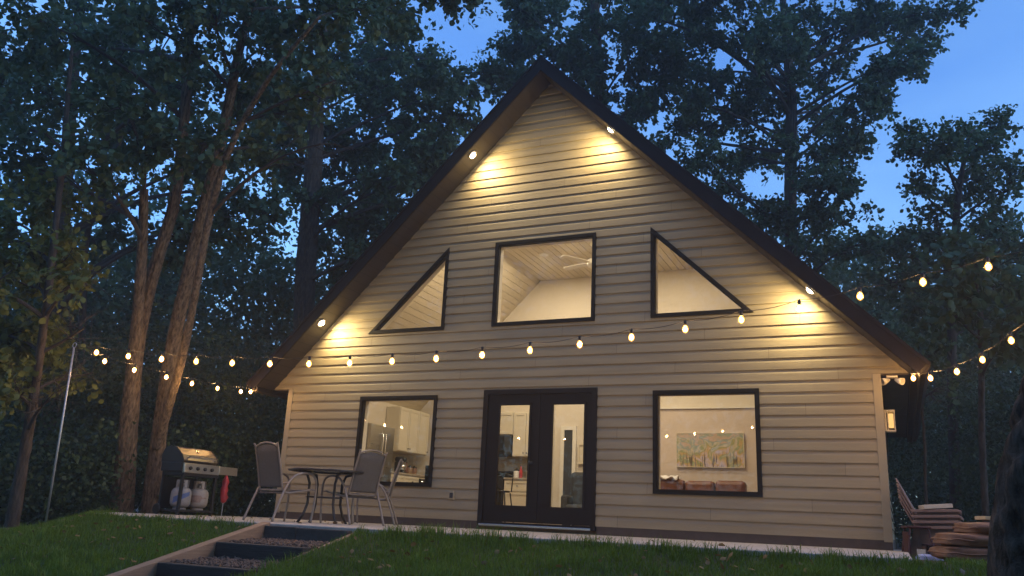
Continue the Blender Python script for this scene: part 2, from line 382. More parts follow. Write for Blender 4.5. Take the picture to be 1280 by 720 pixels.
for s, ax in ((-1, 1.33), (1, 1.25), (-1, 4.23), (1, 4.22)):    # recessed rake downlights
    y = -.33; nrm = Vector((-s*1, 0, -1)).normalized(); p = Vector((s*ax, y, AP-ax))+nrm*.016
    Mt = nrm.to_track_quat('Z', 'Y').to_matrix()
    mb = MB(); mb.lathe([(.055, -.006), (.085, -.006), (.085, .008), (.06, .012), (.055, .004)], 24, p, Mt); ring = mb.build('soffit_light', 'white', house, True)
    mb = MB(); mb.lathe([(.054, .0), (.052, .014), (.042, .028), (.022, .036), (.004, .038)], 24, p, Mt); mb.build('lens', 'downlight', ring, True)
    disk_lamp('downlight', ring, p+nrm*.042, nrm, .05, SOFFIT_W, (1.0, .75, .36))
# windows
def ring_frame(mb, outer, inner, y0, y1):
    n = len(outer)
    for i in range(n):
        j = (i+1) % n; a, b, c, d = outer[i], outer[j], inner[j], inner[i]
        vs = [(p[0], y, p[1]) for y in (y0, y1) for p in (a, b, c, d)]
        mb.add(vs, [(0, 1, 2, 3), (7, 6, 5, 4), (0, 4, 5, 1), (2, 6, 7, 3)])
def inset(poly, d):
    n = len(poly); out = []
    for i in range(n):
        p0, p1, p2 = [Vector(poly[k % n]) for k in (i-1, i, i+1)]
        e1 = (p1-p0).normalized(); e2 = (p2-p1).normalized(); n1 = Vector((-e1.y, e1.x)); n2 = Vector((-e2.y, e2.x))
        k = d/max(.05, 1+n1.dot(n2)); out.append(tuple(p1+(n1+n2)*k))
    return out
def window(poly):
    mb = MB(); ring_frame(mb, inset(poly, -.006), inset(poly, .046), -.046, .03); w = mb.build('window', 'frame', house)
    mb = MB(); ring_frame(mb, inset(poly, .044), inset(poly, .062), -.030, .05); mb.build('sash', 'frame', w)
    mb = MB(); ring_frame(mb, inset(poly, .004), inset(poly, .056), .052, .17); mb.build('jamb', 'jamb', w)
    mb = MB(); mb.prism(inset(poly, .05), lambda p, q, t: (p, t, q), .006, .012); mb.build('pane', 'glass', w)
for a, b, c, d in WIN: window([(a, c), (b, c), (b, d), (a, d)])
window([(-TO, TZ0), (-TI, TZ0), (-TI, TZ1)]); window([(TI, TZ0), (TO, TZ0), (TI, TZ1)])
# french door
mb = MB(); ring_frame(mb, [(-.98, -.05), (.98, -.05), (.98, 2.106), (-.98, 2.106)], [(-.90, .02), (.90, .02), (.90, 2.03), (-.90, 2.03)], -.05, .14)
door = mb.build('door', 'doorwood', house)
for gx0, gx1, lx0, lx1 in ((-.690, -.150, -.895, -.008), (.240, .776, .008, .895)):
    z0, z1 = .27, 1.856; mb = MB()
    out = [(lx0, .025), (lx1, .025), (lx1, 2.026), (lx0, 2.026)]; inn = [(gx0, z0), (gx1, z0), (gx1, z1), (gx0, z1)]
    ring_frame(mb, out, inn, -.018, .03); mb.build('door_leaf', 'doorwood', door)
    mb = MB(); ring_frame(mb, inset(inn, -.03), inset(inn, .008), -.030, -.017); mb.build('glazing_bead', 'doorwood', door)
    mb = MB(); mb.box(gx0-.01, gx1+.01, .004, .010, z0-.01, z1+.01); mb.build('pane', 'glass', door)
mb = MB(); mb.box(-.03, .03, -.034, -.018, .03, 2.02); mb.build('astragal', 'doorwood', door, bevel=.004)
mb = MB(); Mr = Matrix.Rotation(math.pi/2, 3, 'X'); mb.lathe([(.012, 0), (.012, .035), (.028, .045), (.031, .06), (.022, .075), (.004, .08)], 14, (-.10, -.018, .94), Mr); mb.lathe([(.03, 0), (.03, .006)], 14, (-.10, -.018, .94), Mr); mb.build('door_knob', 'black', door, True)
mb = MB(); mb.box(-.93, .93, -.10, -.051, -.045, -.012); mb.build('threshold', 'chrome', door, bevel=.004)
# exterior outlet, floodlight, side lantern
mb = MB(); mb.box(-1.52, -1.42, -.05, -.018, .33, .47); ob = mb.build('outlet_box', 'trim', house, bevel=.006)
mb = MB(); mb.box(-1.50, -1.44, -.056, -.05, .36, .44); mb.build('outlet_cover', 'darkgrey', ob)
mb = MB(); mb.box(5.10, 5.24, .02, .12, 2.16, 2.188); fl = mb.build('floodlight', 'white', house, bevel=.004)
for s in (-1, 1):
    mb = MB(); Mt = Vector((s*.8, -.55, -.35)).normalized().to_track_quat('Z', 'Y').to_matrix(); mb.lathe([(.015, -.02), (.025, 0), (.045, .06), (.052, .10), (.046, .10), (.03, .05)], 14, (5.17+s*.05, .06, 2.13), Mt); mb.build('lamp_head', 'white', fl, True)
wl = MB().box(5.034, 5.06, .30, .44, 1.46, 1.76).build('wall_lantern', 'siren', house, bevel=.004)
mb = MB()
for z in (1.47, 1.745): mb.box(5.06, 5.17, .29, .45, z-.01, z+.012)
for x in (5.07, 5.155):
    for y in (.295, .43): mb.box(x, x+.014, y, y+.014, 1.48, 1.74)
mb.build('lantern_cage', 'siren', wl)
MB().box(5.085, 5.15, .312, .428, 1.52, 1.71).build('lantern_glass', 'lantern', wl, bevel=.01)

# ------------------------------------------------------------------ interior shell
IB = 4.5; CZ = 5.34; CA = 7.30
mb = MB(); mb.box(-4.9, 4.9, .05, IB, -.09, -.03); mb.build('room_floor', 'woodfloor', house)
mb = MB(); mb.add([(-4.9, IB, -.03), (4.9, IB, -.03), (4.9, IB, 2.4), (CA-CZ, IB, CZ), (-(CA-CZ), IB, CZ), (-4.9, IB, 2.4)], [(0, 1, 2, 3, 4, 5)])
for s in (-1, 1): mb.add([(s*4.9, .15, -.03), (s*4.9, IB, -.03), (s*4.9, IB, 2.42), (s*4.9, .15, 2.42)], [(0, 1, 2, 3)])
mb.build('room_wall', 'drywall', house)
mb = MB(); mb.box(.35, 4.88, IB-.09, IB-.004, -.02, 2.37); mb.build('partition', 'drywall2', house)
mb = MB(); mb.box(.33, 4.88, IB-.12, IB-.006, 2.372, 2.40); mb.build('ledge', 'white', house)
mb = MB()
for s in (-1, 1): mb.add([(s*4.93, .1, 2.40), (s*4.93, IB+.1, 2.40), (s*1.96, IB+.1, CZ+.035), (s*1.96, .1, CZ+.035)], [(0, 1, 2, 3)])
mb.add([(-1.96, .1, CZ+.035), (1.96, .1, CZ+.035), (1.96, IB+.1, CZ+.035), (-1.96, IB+.1, CZ+.035)], [(0, 1, 2, 3)])
ceil = mb.build('ceiling', 'drywall', house)
pw = .14; me = MB().box(-pw/2+.004, pw/2-.004, .152, IB-.002, 0, .012).build('plank', 'plank', ceil, bevel=0)
def plank_at(x, z, ang, first=[True]):
    o = me if first[0] else me.copy()
    if not first[0]: COL.objects.link(o); o.parent = ceil
    first[0] = False; o.location = (x, 0, z); o.rotation_euler = (0, ang, 0)
for s in (-1, 1):
    n = int(2.94*1.414/pw)
    for i in range(n):
        d = (i+.5)*pw*.7071; plank_at(s*(4.9-d), 2.40+d, s*R(45))
n = int(3.9/pw)
for i in range(n): plank_at(-1.95+(i+.5)*3.9/n, CZ, 0)
# recessed room lights on the flat ceiling
for x, y in ((-1.15, .9), (1.15, .9), (-1.15, 2.7), (1.15, 2.7)):
    mb = MB(); mb.lathe([(.09, -.012), (.10, -.012), (.10, 0), (.075, 0)], 20, (x, y, CZ)); rl = mb.build('ceiling_light', 'white', house, True)
    MB().lathe([(.075, -.010), (.075, -.004)], 20, (x, y, CZ)).build('lens', 'roomlamp', rl)
    disk_lamp('room_light', rl, (x, y, CZ-.03), (0, 0, -1), .08, ROOM_W*(1.55 if x < 0 else 1.0), (1.0, .82, .57))
# interior doorway with white casing, dark panel painted in as the shade of its opening
MB().box(-1.27, -1.06, IB-.03, IB-.004, -.02, 1.97).build('doorway_shade', 'darkgrey', house)
mb = MB(); ring_frame(mb, [(-1.34, -.02), (-.99, -.02), (-.99, 2.04), (-1.34, 2.04)], [(-1.26, -.02), (-1.07, -.02), (-1.07, 1.96), (-1.26, 1.96)], IB-.05, IB-.002); mb.build('door_casing', 'white', house)
MB().box(-1.55, -1.50, IB-.35, IB-.003, -.02, 2.6).build('wall_return', 'white', house)

# ------------------------------------------------------------------ furniture seen through the glass
f = thing('refrigerator', 'stainless steel refrigerator against the left kitchen wall', 'refrigerator', (-4.88, 1.90, -.03))
MB().box(0, .66, -.44, .44, .02, 1.80).build('cabinet_body', 'fridgeside', f, bevel=.01)
for y0, y1, z0, z1 in ((-.435, -.004, .62, 1.79), (.004, .435, .62, 1.79), (-.435, .435, .06, .61)):
    d = MB().box(.662, .73, y0, y1, z0, z1).build('fridge_door', 'steel', f, bevel=.015)
    mb = MB()
    if z0 > .5:
        y = -.05 if y0 < -.1 else .05; mb.tube([(.735, y, z0+.15), (.78, y, z0+.2), (.78, y, z1-.2), (.735, y, z1-.15)], .013, 8)
    else: mb.tube([(.735, -.3, .52), (.78, -.26, .52), (.78, .26, .52), (.735, .3, .52)], .013, 8)
    mb.build('handle', 'chrome', d, True)
def cabinet(name, label, loc, w, h, dep, ndoors, rz, top=None, drawers=False, cat='cabinet'):
    """local: front at +x (depth), width along y"""
    c = thing(name, label, cat, loc, rz)
    MB().box(0, dep, -w/2, w/2, 0, h).build('carcass', 'cabinet', c, bevel=.004)
    dw = w/ndoors
    for i in range(ndoors):
        y0 = -w/2+i*dw+.008; y1 = y0+dw-.016
        segs = [(.02, h-.02)] if not drawers else [(.02, h*.72), (h*.74, h-.02)]
        for z0, z1 in segs:
            mb = MB(); mb.box(dep+.001, dep+.012, y0, y1, z0, z1)
            for a, b, e, g in ((y0, y0+.05, z0, z1), (y1-.05, y1, z0, z1), (y0+.05, y1-.05, z0, z0+.05), (y0+.05, y1-.05, z1-.05, z1)): mb.box(dep+.012, dep+.022, a, b, e, g)
            dd = mb.build('cabinet_door' if z1-z0 > .3 else 'drawer', 'cabinet', c)
            ky = (y1-.03 if i % 2 == 0 else y0+.03) if z1-z0 > .3 else (y0+y1)/2
            kz = (z0+.06 if not drawers else z1-.06) if z1-z0 > .3 else (z0+z1)/2
            MB().lathe([(.006, 0), (.006, .018), (.015, .022), (.012, .032)], 8, (dep+.022, ky, kz), Matrix.Rotation(math.pi/2, 3, 'Y')).build('knob', 'black', dd)
    if top:
        MB().box(-.0, dep+.035, -w/2-.01, w/2+.01, h+.001, h+.04).build('countertop', 'counter', c, bevel=.006)
    return c
cabinet('wall_cabinet', 'cream wall cabinets hung to the right of the refrigerator', (-4.885, 3.72, 1.37), 1.25, .95, .34, 3, 0)
cabinet('base_cabinet', 'cream base cabinet run right of the refrigerator', (-4.885, 3.37, -.03), 1.96, .90, .58, 3, 0, True, True)
MB().box(-4.892, -4.88, 3.0, 4.35, .93, 1.36).build('backsplash', 'backsplash', house)
MB().box(-4.28, -2.0, IB-.012, IB-.002, .93, 1.36).build('backsplash', 'backsplash', house)
dwash = thing('dishwasher', 'black dishwasher set into the cream base cabinets', 'dishwasher', (-4.28, 3.93, -.03))
MB().box(0, .02, -.28, .28, .1, .86).build('dishwasher_door', 'blackgloss', dwash, bevel=.005)
MB().tube([(.02, -.2, .8), (.05, -.18, .8), (.05, .18, .8), (.02, .2, .8)], .01, 8).build('handle', 'chrome', dwash)
cabinet('wall_cabinet', 'cream wall cabinets over the stove seen through left door pane', (-2.72, IB-.01, 1.82), .78, .50, .32, 2, -math.pi/2)
cabinet('wall_cabinet', 'tall cream wall cabinet right of the microwave', (-2.02, IB-.01, 1.36), .60, .95, .32, 2, -math.pi/2)
mw = thing('microwave', 'black microwave mounted under the cream wall cabinets', 'microwave', (-2.72, IB-.01, 1.38), -math.pi/2)
MB().box(0, .36, -.38, .38, .0, .43).build('case', 'black', mw, bevel=.008)
MB().box(.361, .372, -.37, .20, .03, .41).build('window_door', 'blackgloss', mw); MB().box(.361, .37, .22, .37, .03, .41).build('control_panel', 'darkgrey', mw)
cabinet('base_cabinet', 'cream base cabinet with drawer seen through left door pane', (-2.05, IB-.01, -.03), .62, .90, .58, 1, -math.pi/2, True, True)
sv = thing('stove', 'black stove between the cream cabinets', 'stove', (-2.75, IB-.01, -.03), -math.pi/2)
MB().box(0, .60, -.37, .37, 0, .91).build('oven_body', 'black', sv, bevel=.006); MB().box(0, .07, -.37, .37, .915, 1.10).build('back_panel', 'blackgloss', sv, bevel=.01)
MB().box(.602, .62, -.33, .33, .2, .72).build('oven_door', 'blackgloss', sv, bevel=.006)
for k in range(4): MB().lathe([(.02, 0), (.017, .025)], 10, (.6, -.24+.16*k, .82), Matrix.Rotation(math.pi/2, 3, 'Y')).build('knob', 'chrome', sv)
def counter_items(pts, lab):
    for (x, y, z, kind, mat, l) in pts:
        o = thing(kind, l, kind.replace('_', ' '), (x, y, z))
        if kind == 'bottle':
            MB().lathe([(.034, 0), (.036, .02), (.036, .15), (.014, .20), (.014, .25)], 12).build('body', mat, o, True); MB().lathe([(.016, .25), (.016, .27)], 10).build('cap', 'black', o)
        elif kind == 'canister':
            MB().lathe([(.06, 0), (.065, .02), (.065, .15), (.06, .16)], 16).build('body', mat, o, True); MB().lathe([(.067, .16), (.067, .18), (.02, .19), (.015, .21)], 16).build('lid', 'black', o, True)
        elif kind == 'mixer':
            MB().box(-.10, .14, -.09, .09, 0, .04).build('base', mat, o, bevel=.01); MB().box(-.10, -.03, -.05, .05, .041, .24).build('column', mat, o, bevel=.02)
            MB().lathe([(.02, -.13), (.06, -.10), (.065, .08), (.04, .14)], 14, (.02, 0, .29), Matrix.Rotation(math.pi/2, 3, 'Y')).build('head', mat, o, True); MB().lathe([(.03, .045), (.08, .08), (.095, .18), (.088, .18)], 14, (.07, 0, 0)).build('bowl', 'chrome', o, True)
counter_items([(-4.55, 3.25, .91, 'mixer', 'black', 'black stand mixer on the counter below the wall cabinets'), (-4.60, 3.62, .91, 'bottle', 'leather', 'brown bottle standing on the left kitchen counter'),
               (-4.62, 3.80, .91, 'canister', 'board', 'tan canister on the left kitchen counter'), (-4.64, 4.02, .91, 'canister', 'cushion', 'dark brown canister near the kitchen corner'),
               (-2.10, 4.15, .91, 'bottle', 'red', 'small red bottle on counter beside the stove'), (-2.22, 4.2, .91, 'canister', 'throw', 'white canister on counter beside the stove'),
               (-1.95, 4.2, .91, 'bottle', 'paper', 'pale bottle on counter end beside the stove')], '')
sg = thing('letter_board', 'small black message board propped in left window corner', 'sign', (-2.07, .30, .60), R(-8))
MB().box(-.12, .12, 0, .02, 0, .28).build('panel', 'blackgloss', sg); mb = MB(); ring_frame(mb, [(-.13, -.01), (.13, -.01), (.13, .29), (-.13, .29)], [(-.115, .005), (.115, .005), (.115, .275), (-.115, .275)], -.006, .024); mb.build('sign_frame', 'black', sg)
MB().box(-3.35, -1.9, .172, .46, .55, .58).build('window_shelf', 'white', house, bevel=.004)
stl = thing('bar_stool', 'dark metal bar stool seen through left door pane', 'stool', (-1.95, 2.9, -.03))
MB().lathe([(.15, .60), (.17, .61), (.17, .63), (.14, .64)], 16).build('seat', 'blackgloss', stl, True)
for sx in (-1, 1):
    for sy in (-1, 1): MB().tube([(sx*.13, sy*.13, .6), (sx*.20, sy*.20, 0)], .014, 8).build('leg', 'black', stl)
MB().tube([(-.15, .14, .62), (-.16, .17, .92), (0, .19, .97), (.16, .17, .92), (.15, .14, .62)], .013, 8).build('backrest', 'black', stl, True)
ac = thing('armchair', 'dark grey high-backed armchair seen through right door pane', 'armchair', (-.60, 4.0, -.03), R(8))
MB().box(-.36, .36, -.35, .35, .12, .44).build('seat', 'darkgrey', ac, bevel=.05); MB().box(-.36, .36, .2, .40, .3, 1.10).build('backrest', 'darkgrey', ac, bevel=.07)
for s in (-1, 1): MB().box(s*.36-.07, s*.36+.07, -.35, .3, .12, .62).build('armrest', 'darkgrey', ac, bevel=.05)
for sx in (-.3, .3):
    for sy in (-.28, .28): MB().tube([(sx, sy, .13), (sx, sy, 0)], .022, 8).build('leg', 'black', ac)
pi = thing('framed_print', 'small framed print on wall right of the inner doorway', 'picture', (-.80, IB-.035, 1.25))
mb = MB(); ring_frame(mb, [(-.14, 0), (.14, 0), (.14, .42), (-.14, .42)], [(-.11, .03), (.11, .03), (.11, .39), (-.11, .39)], -.02, .02); mb.build('picture_frame', 'siren', pi); MB().box(-.112, .112, .0, .01, .028, .392).build('print_sheet', 'paper', pi)
# painting
m = bpy.data.materials.new('canvas'); m.use_nodes = True; t = m.node_tree; b = t.nodes['Principled BSDF']; MATS['canvas'] = m
c = t.nodes.new('ShaderNodeTexCoord'); sx = t.nodes.new('ShaderNodeSeparateXYZ'); t.links.new(c.outputs['Object'], sx.inputs[0])
n1 = t.nodes.new('ShaderNodeTexNoise'); n1.inputs['Scale'].default_value = 4; n1.inputs['Detail'].default_value = 7; n1.inputs['Distortion'].default_value = 1.2; t.links.new(c.outputs['Object'], n1.inputs['Vector'])
ad = t.nodes.new('ShaderNodeMath'); ad.operation = 'MULTIPLY_ADD'; ad.inputs[1].default_value = 1.1; t.links.new(n1.outputs['Fac'], ad.inputs[0]); zs_ = t.nodes.new('ShaderNodeMath'); zs_.operation = 'MULTIPLY_ADD'; zs_.inputs[1].default_value = .62; zs_.inputs[2].default_value = -.02; t.links.new(sx.outputs['Z'], zs_.inputs[0]); t.links.new(zs_.outputs[0], ad.inputs[2])
rp = t.nodes.new('ShaderNodeValToRGB'); el = rp.color_ramp.elements; el[0].position = .42; el[0].color = (.42, .36, .46, 1); el[1].position = 1.0; el[1].color = (.30, .34, .26, 1)
for p_, c_ in ((.50, (.52, .44, .52)), (.60, (.52, .34, .12)), (.68, (.26, .30, .14)), (.75, (.54, .44, .30)), (.82, (.24, .31, .27)), (.90, (.54, .36, .26))): e = el.new(p_); e.color = (*c_, 1)
t.links.new(ad.outputs[0], rp.inputs['Fac'])
mpp = t.nodes.new('ShaderNodeMapping'); mpp.inputs['Scale'].default_value = (16, 1, 2.2); n2 = t.nodes.new('ShaderNodeTexNoise'); n2.inputs['Scale'].default_value = 1.6; n2.inputs['Detail'].default_value = 4
t.links.new(c.outputs['Object'], mpp.inputs[0]); t.links.new(mpp.outputs[0], n2.inputs['Vector'])
rs = t.nodes.new('ShaderNodeValToRGB'); rs.color_ramp.elements[0].position = .52; rs.color_ramp.elements[1].position = .62; t.links.new(n2.outputs['Fac'], rs.inputs['Fac'])
rz_ = t.nodes.new('ShaderNodeMapRange'); rz_.inputs['From Min'].default_value = .36; rz_.inputs['From Max'].default_value = .16; t.links.new(sx.outputs['Z'], rz_.inputs['Value'])
mm = t.nodes.new('ShaderNodeMath'); mm.operation = 'MULTIPLY'; t.links.new(rs.outputs[0], mm.inputs[0]); t.links.new(rz_.outputs[0], mm.inputs[1])
mx = t.nodes.new('ShaderNodeMix'); mx.data_type = 'RGBA'; mx.inputs['B'].default_value = (.12, .09, .06, 1); t.links.new(mm.outputs[0], mx.inputs['Factor']); t.links.new(rp.outputs[0], mx.inputs['A']); t.links.new(mx.outputs['Result'], b.inputs['Base Color'])
pt = thing('painting', 'wide abstract landscape painting on wall above the brown sofa', 'painting', (1.83, IB-.135, 1.23))
MB().box(-.65, .65, 0, .03, 0, .645).build('canvas', 'canvas', pt); mb = MB(); ring_frame(mb, [(-.662, -.012), (.662, -.012), (.662, .657), (-.662, .657)], [(-.651, -.001), (.651, -.001), (.651, .646), (-.651, .646)], -.004, .038); mb.build('picture_frame', 'siren', pt)
so = thing('sofa', 'brown leather sofa seen through the lower right window', 'sofa', (1.72, 3.75, -.03))
MB().box(-1.05, 1.05, -.45, .36, .1, .42).build('sofa_base', 'leather', so, bevel=.04)
for i in range(3): MB().box(-.85+i*.57+.006, -.85+(i+1)*.57-.006, -.46, .2, .40, .54).build('seat_cushion', 'leather', so, bevel=.05)
for i in range(3): MB().box(-.85+i*.57+.006, -.85+(i+1)*.57-.006, .08, .34, .50, .98-.015*(i % 2)).build('back_cushion', 'leather', so, bevel=.07)
for s in (-1, 1): MB().box(s*.97-.12, s*.97+.12, -.46, .36, .1, .66).build('armrest', 'leather', so, bevel=.07)
mb = MB(); rr = random.Random(3); g = 9
vs = [(-.80+.4*i/g, .02+.28*j/g, .985+.035*math.sin(i*1.3)*math.cos(j*.9)+rr.uniform(0, .03)-(.0 if j else .02)) for j in range(g+1) for i in range(g+1)]
mb.add(vs, [(j*(g+1)+i, j*(g+1)+i+1, (j+1)*(g+1)+i+1, (j+1)*(g+1)+i) for j in range(g) for i in range(g)])
tb = mb.build('throw_blanket', 'throw', None, True); tb.location = (1.72, 3.75, -.005); tag(tb, 'white crumpled throw on the left end of the sofa back', 'blanket'); tb.modifiers.new('thick', 'SOLIDIFY').thickness = .02
# ceiling fan
fan = thing('ceiling_fan', 'white ceiling fan hanging behind the upper middle window', 'fan', (.05, 2.3, 4.93))
MB().tube([(0, 0, .08), (0, 0, .38)], .014, 10).build('downrod', 'white', fan); MB().lathe([(.06, .36), (.065, .405)], 16).build('canopy', 'white', fan)
MB().lathe([(.03, -.10), (.09, -.08), (.11, -.02), (.10, .05), (.04, .09)], 18).build('motor', 'white', fan, True)
for k in range(5):
    a = R(17+72*k); Mx = Matrix.Rotation(a, 4, 'Z') @ Matrix.Rotation(R(11), 4, 'X'); mb = MB()
    mb.prism([(.10, -.03), (.18, -.055), (.68, -.07), (.71, -.04), (.71, .04), (.68, .07), (.18, .055), (.10, .03)], lambda p, q, t: Mx @ Vector((p, q, t)), -.005, .005); mb.build('blade', 'white', fan)

# ------------------------------------------------------------------ steps
st = thing('garden_steps', 'timber garden steps filled with wood chips leading up to patio', 'steps', (0, 0, 0))
mb = MB(); mb.box(STX0+.04, -.93, -4.60, -4.503, -.50, -.125); mb.build('edging_block', 'block', st, bevel=.01)
mb = MB(); mb.box(-.92, STX1-.04, -4.60, -4.503, -.50, -.13); mb.build('edging_block', 'block', st, bevel=.01)
for k in range(1, 5):
    y = -4.53-.74*k; z = -.112-.185*k
    MB().box(STX0+.045, STX1-.045, y-.06, y+.07, z-.26, z).build('riser', 'timber', st, bevel=.012)
for s, x0, x1, dz in ((0, STX0-.08, STX0+.04, .025), (1, STX1-.04, STX1+.03, -.035)):
    mb = MB(); mb.prism([(-4.505, -.112+dz), (-8.0, -.112-.25*3.495+dz), (-8.0, -1.6), (-4.505, -.5)], lambda p, q, t: (t, p, q), x0, x1); mb.build('side_board', 'board', st, bevel=.006)
chips = []; tint = []
for k in range(4):
    y1 = -4.53-.74*k-.06; y0 = -4.53-.74*(k+1)+.07; z = -.112-.185*(k+1)-.014
    MB().box(STX0+.04, STX1-.04, y0, y1, z-.2, z).build('tread', 'mulch', st)
rg = np.random.default_rng(5); n = 5200
k = rg.integers(0, 4, n); cx = rg.uniform(STX0+.06, STX1-.06, n); fr_ = rg.uniform(0, 1, n); cyy = -4.53-.74*k-.07-fr_*.60; cz = -.112-.185*(k+1)-.006+.03*(1-fr_)+rg.uniform(-.008, .014, n)
L = rg.uniform(.012, .042, n)[:, None]; d1 = rg.normal(size=(n, 3)); d1[:, 2] *= .5; d1 /= np.linalg.norm(d1, axis=1)[:, None]; d2 = np.cross(d1, rg.normal(size=(n, 3))); d2 /= np.linalg.norm(d2, axis=1)[:, None]; d3 = np.cross(d1, d2)
c0 = np.stack([cx, cyy, cz], -1); V = np.stack([c0+d1*L, c0-d1*L, c0+d2*L*.5, c0-d2*L*.5, c0+d3*L*.3, c0-d3*L*.3], 1).reshape(-1, 3)
F = np.array([(0, 2, 4), (2, 1, 4), (1, 3, 4), (3, 0, 4), (2, 0, 5), (1, 2, 5), (3, 1, 5), (0, 3, 5)]); T = (np.arange(n)[:, None, None]*6+F[None]).reshape(-1, 3)
stuff(link('wood_chips', npmesh('wood_chips', V, T), 'chip', st))

# ------------------------------------------------------------------ patio table and chairs
tb_ = at(404, 640, 11.35); TBX, TBY = tb_[0], tb_[1]
tbl = thing('patio_table', 'round dark patio table with glass top between the sling chairs', 'table', (TBX, TBY, ZS), R(20))
MB().lathe([(.50, .690), (.50, .698)], 40).build('glass_top', 'tableglass', tbl, True)
mb = MB(); mb.tube([(.515*math.cos(2*math.pi*i/40), .515*math.sin(2*math.pi*i/40), .69) for i in range(41)], .016, 8, False); mb.build('rim', 'tabledark', tbl, True)
for k in range(4):
    a = math.pi/4+k*math.pi/2; ca, sa = math.cos(a), math.sin(a)
    MB().tube([(.43*ca, .43*sa, .675), (.30*ca, .30*sa, .64), (.25*ca, .25*sa, .52), (.25*ca, .25*sa, .25), (.30*ca, .30*sa, .1), (.37*ca, .37*sa, 0)], .019, 8).build('leg', 'tabledark', tbl, True)
MB().tube([(.25*math.cos(2*math.pi*i/20), .25*math.sin(2*math.pi*i/20), .34) for i in range(21)], .010, 6, False).build('ring_brace', 'tabledark', tbl, True)
def arc(pts, n=6):
    """Catmull-Rom through points"""
    P = [Vector(p) for p in pts]; out = []
    for i in range(len(P)-1):
        p0, p1, p2, p3 = P[max(i-1, 0)], P[i], P[i+1], P[min(i+2, len(P)-1)]
        for k in range(n):
            t = k/n; out.append(.5*((2*p1)+(p2-p0)*t+(2*p0-5*p1+4*p2-p3)*t*t+(3*p1-p0-3*p2+p3)*t**3))
    return out+[P[-1]]
def make_chair():
    """faces +y; sling chair with looped arm legs"""
    c = thing('patio_chair', '', 'chair')
    for s in (-1, 1):
        x = s*.265
        MB().tube(arc([(x*1.06, .26, 0), (x*1.08, .29, .30), (x*1.1, .27, .55), (x*1.1, .16, .63), (x*1.1, -.02, .615), (x*1.1, -.15, .52), (x*1.1, -.26, .30), (x*1.16, -.37, 0)]), .0155, 8).build('arm_leg', 'frameT', c, True)
        MB().tube(arc([(x*.93, .25, .43), (x*.93, .0, .385), (x*.93, -.15, .37), (x*.93, -.22, .42), (x*.93, -.27, .62), (x*.92, -.36, .93), (x*.95, -.39, .99)]), .0135, 8).build('side_rail', 'frameT', c, True)
        MB().tube([(x*1.09, .28, .42), (x*.93, .24, .43)], .011, 6).build('bracket', 'frameT', c)
        MB().tube([(x*1.1, -.17, .50), (x*.93, -.235, .48)], .011, 6).build('bracket', 'frameT', c)
    def sheet(path, w, nm, crown=0):
        mb = MB(); nu = 8; vs = []
        for p in path:
            for i in range(nu+1):
                u = i/nu*2-1; e = crown*(1-u*u) if p is path[-1] else 0
                vs.append((u*w, p[1]-.02*(1-u*u)*.6, p[2]-(.012*(1-u*u) if nm == 'seat' else 0)+e))
        mb.add(vs, [(j*(nu+1)+i, j*(nu+1)+i+1, (j+1)*(nu+1)+i+1, (j+1)*(nu+1)+i) for j in range(len(path)-1) for i in range(nu)])
        o = mb.build(nm, 'sling', c, True); o.modifiers.new('thick', 'SOLIDIFY').thickness = .005
    sheet(arc([(0, .25, .43), (0, .0, .385), (0, -.15, .372), (0, -.20, .39)], 4), .243, 'seat')
    sheet(arc([(0, -.225, .43), (0, -.27, .62), (0, -.36, .93)], 4), .243, 'backrest', .045)
    MB().tube(arc([(-.245, -.365, .945), (-.13, -.372, .985), (0, -.374, 1.0), (.13, -.372, .985), (.245, -.365, .945)], 4), .0125, 8).build('top_rail', 'frameT', c, True)
    MB().tube([(-.25, -.205, .40), (.25, -.205, .40)], .012, 8).build('stretcher', 'frameT', c); MB().tube([(-.25, .22, .415), (.25, .22, .415)], .012, 8).build('stretcher', 'frameT', c)
    MB().tube([(-.285, -.22, .36), (.285, -.22, .36)], .009, 8).build('stretcher', 'tabledark', c)
    return c
ch = make_chair(); first = True
GRP = 'grey sling chairs round the patio table'
for (u, dep, face, lab) in ((352, 11.0, -14, 'grey sling patio chair left of the table, back turned to camera'), (437, 11.5, 76, 'grey sling patio chair right of the table in front of kitchen window'),
                            (466, 12.9, 118, 'grey sling patio chair behind the right-hand chair, mostly hidden')):
    p = at(u, 645, dep); o = ch if first else copy_tree(ch); first = False
    o.location = (p[0], p[1], ZS); o.rotation_euler = (0, 0, R(face)); tag(o, lab, 'chair', GRP)

# ------------------------------------------------------------------ gas grill
g = thing('gas_grill', 'black and stainless gas grill on open cart at patio edge', 'grill', (-5.25, -1.92, ZS), 0)
# local: front +x, width along y (-.36 .. .36), side shelf to y=.80
for x in (-.20, .20):
    for y in (-.35, .35): MB().box(x-.02, x+.02, y-.02, y+.02, .05 if x < 0 else .0, .62).build('cart_leg', 'black', g)
MB().box(-.24, .24, -.38, .38, .05, .08).build('bottom_shelf', 'black', g, bevel=.005); MB().box(-.22, .24, -.37, .37, .60, .66).build('cart_rail', 'black', g)
for y in (-.35, .35): MB().lathe([(.07, -.02), (.08, -.012), (.08, .012), (.07, .02)], 18, (-.2, y+(.045 if y > 0 else -.045), .08), Matrix.Rotation(math.pi/2, 3, 'X')).build('wheel', 'black', g)
MB().box(-.24, .20, -.40, .36, .66, .80).build('firebox', 'black', g, bevel=.01)
prof = [(-.25, .80), (.20, .80), (.22, .84), (.17, .93), (.04, 1.035), (-.10, 1.06), (-.20, 1.02), (-.25, .92)]
mb = MB(); mb.prism(prof, lambda p, q, t: (p, t, q), -.40, -.385); hood = mb.build('hood', 'black', g)
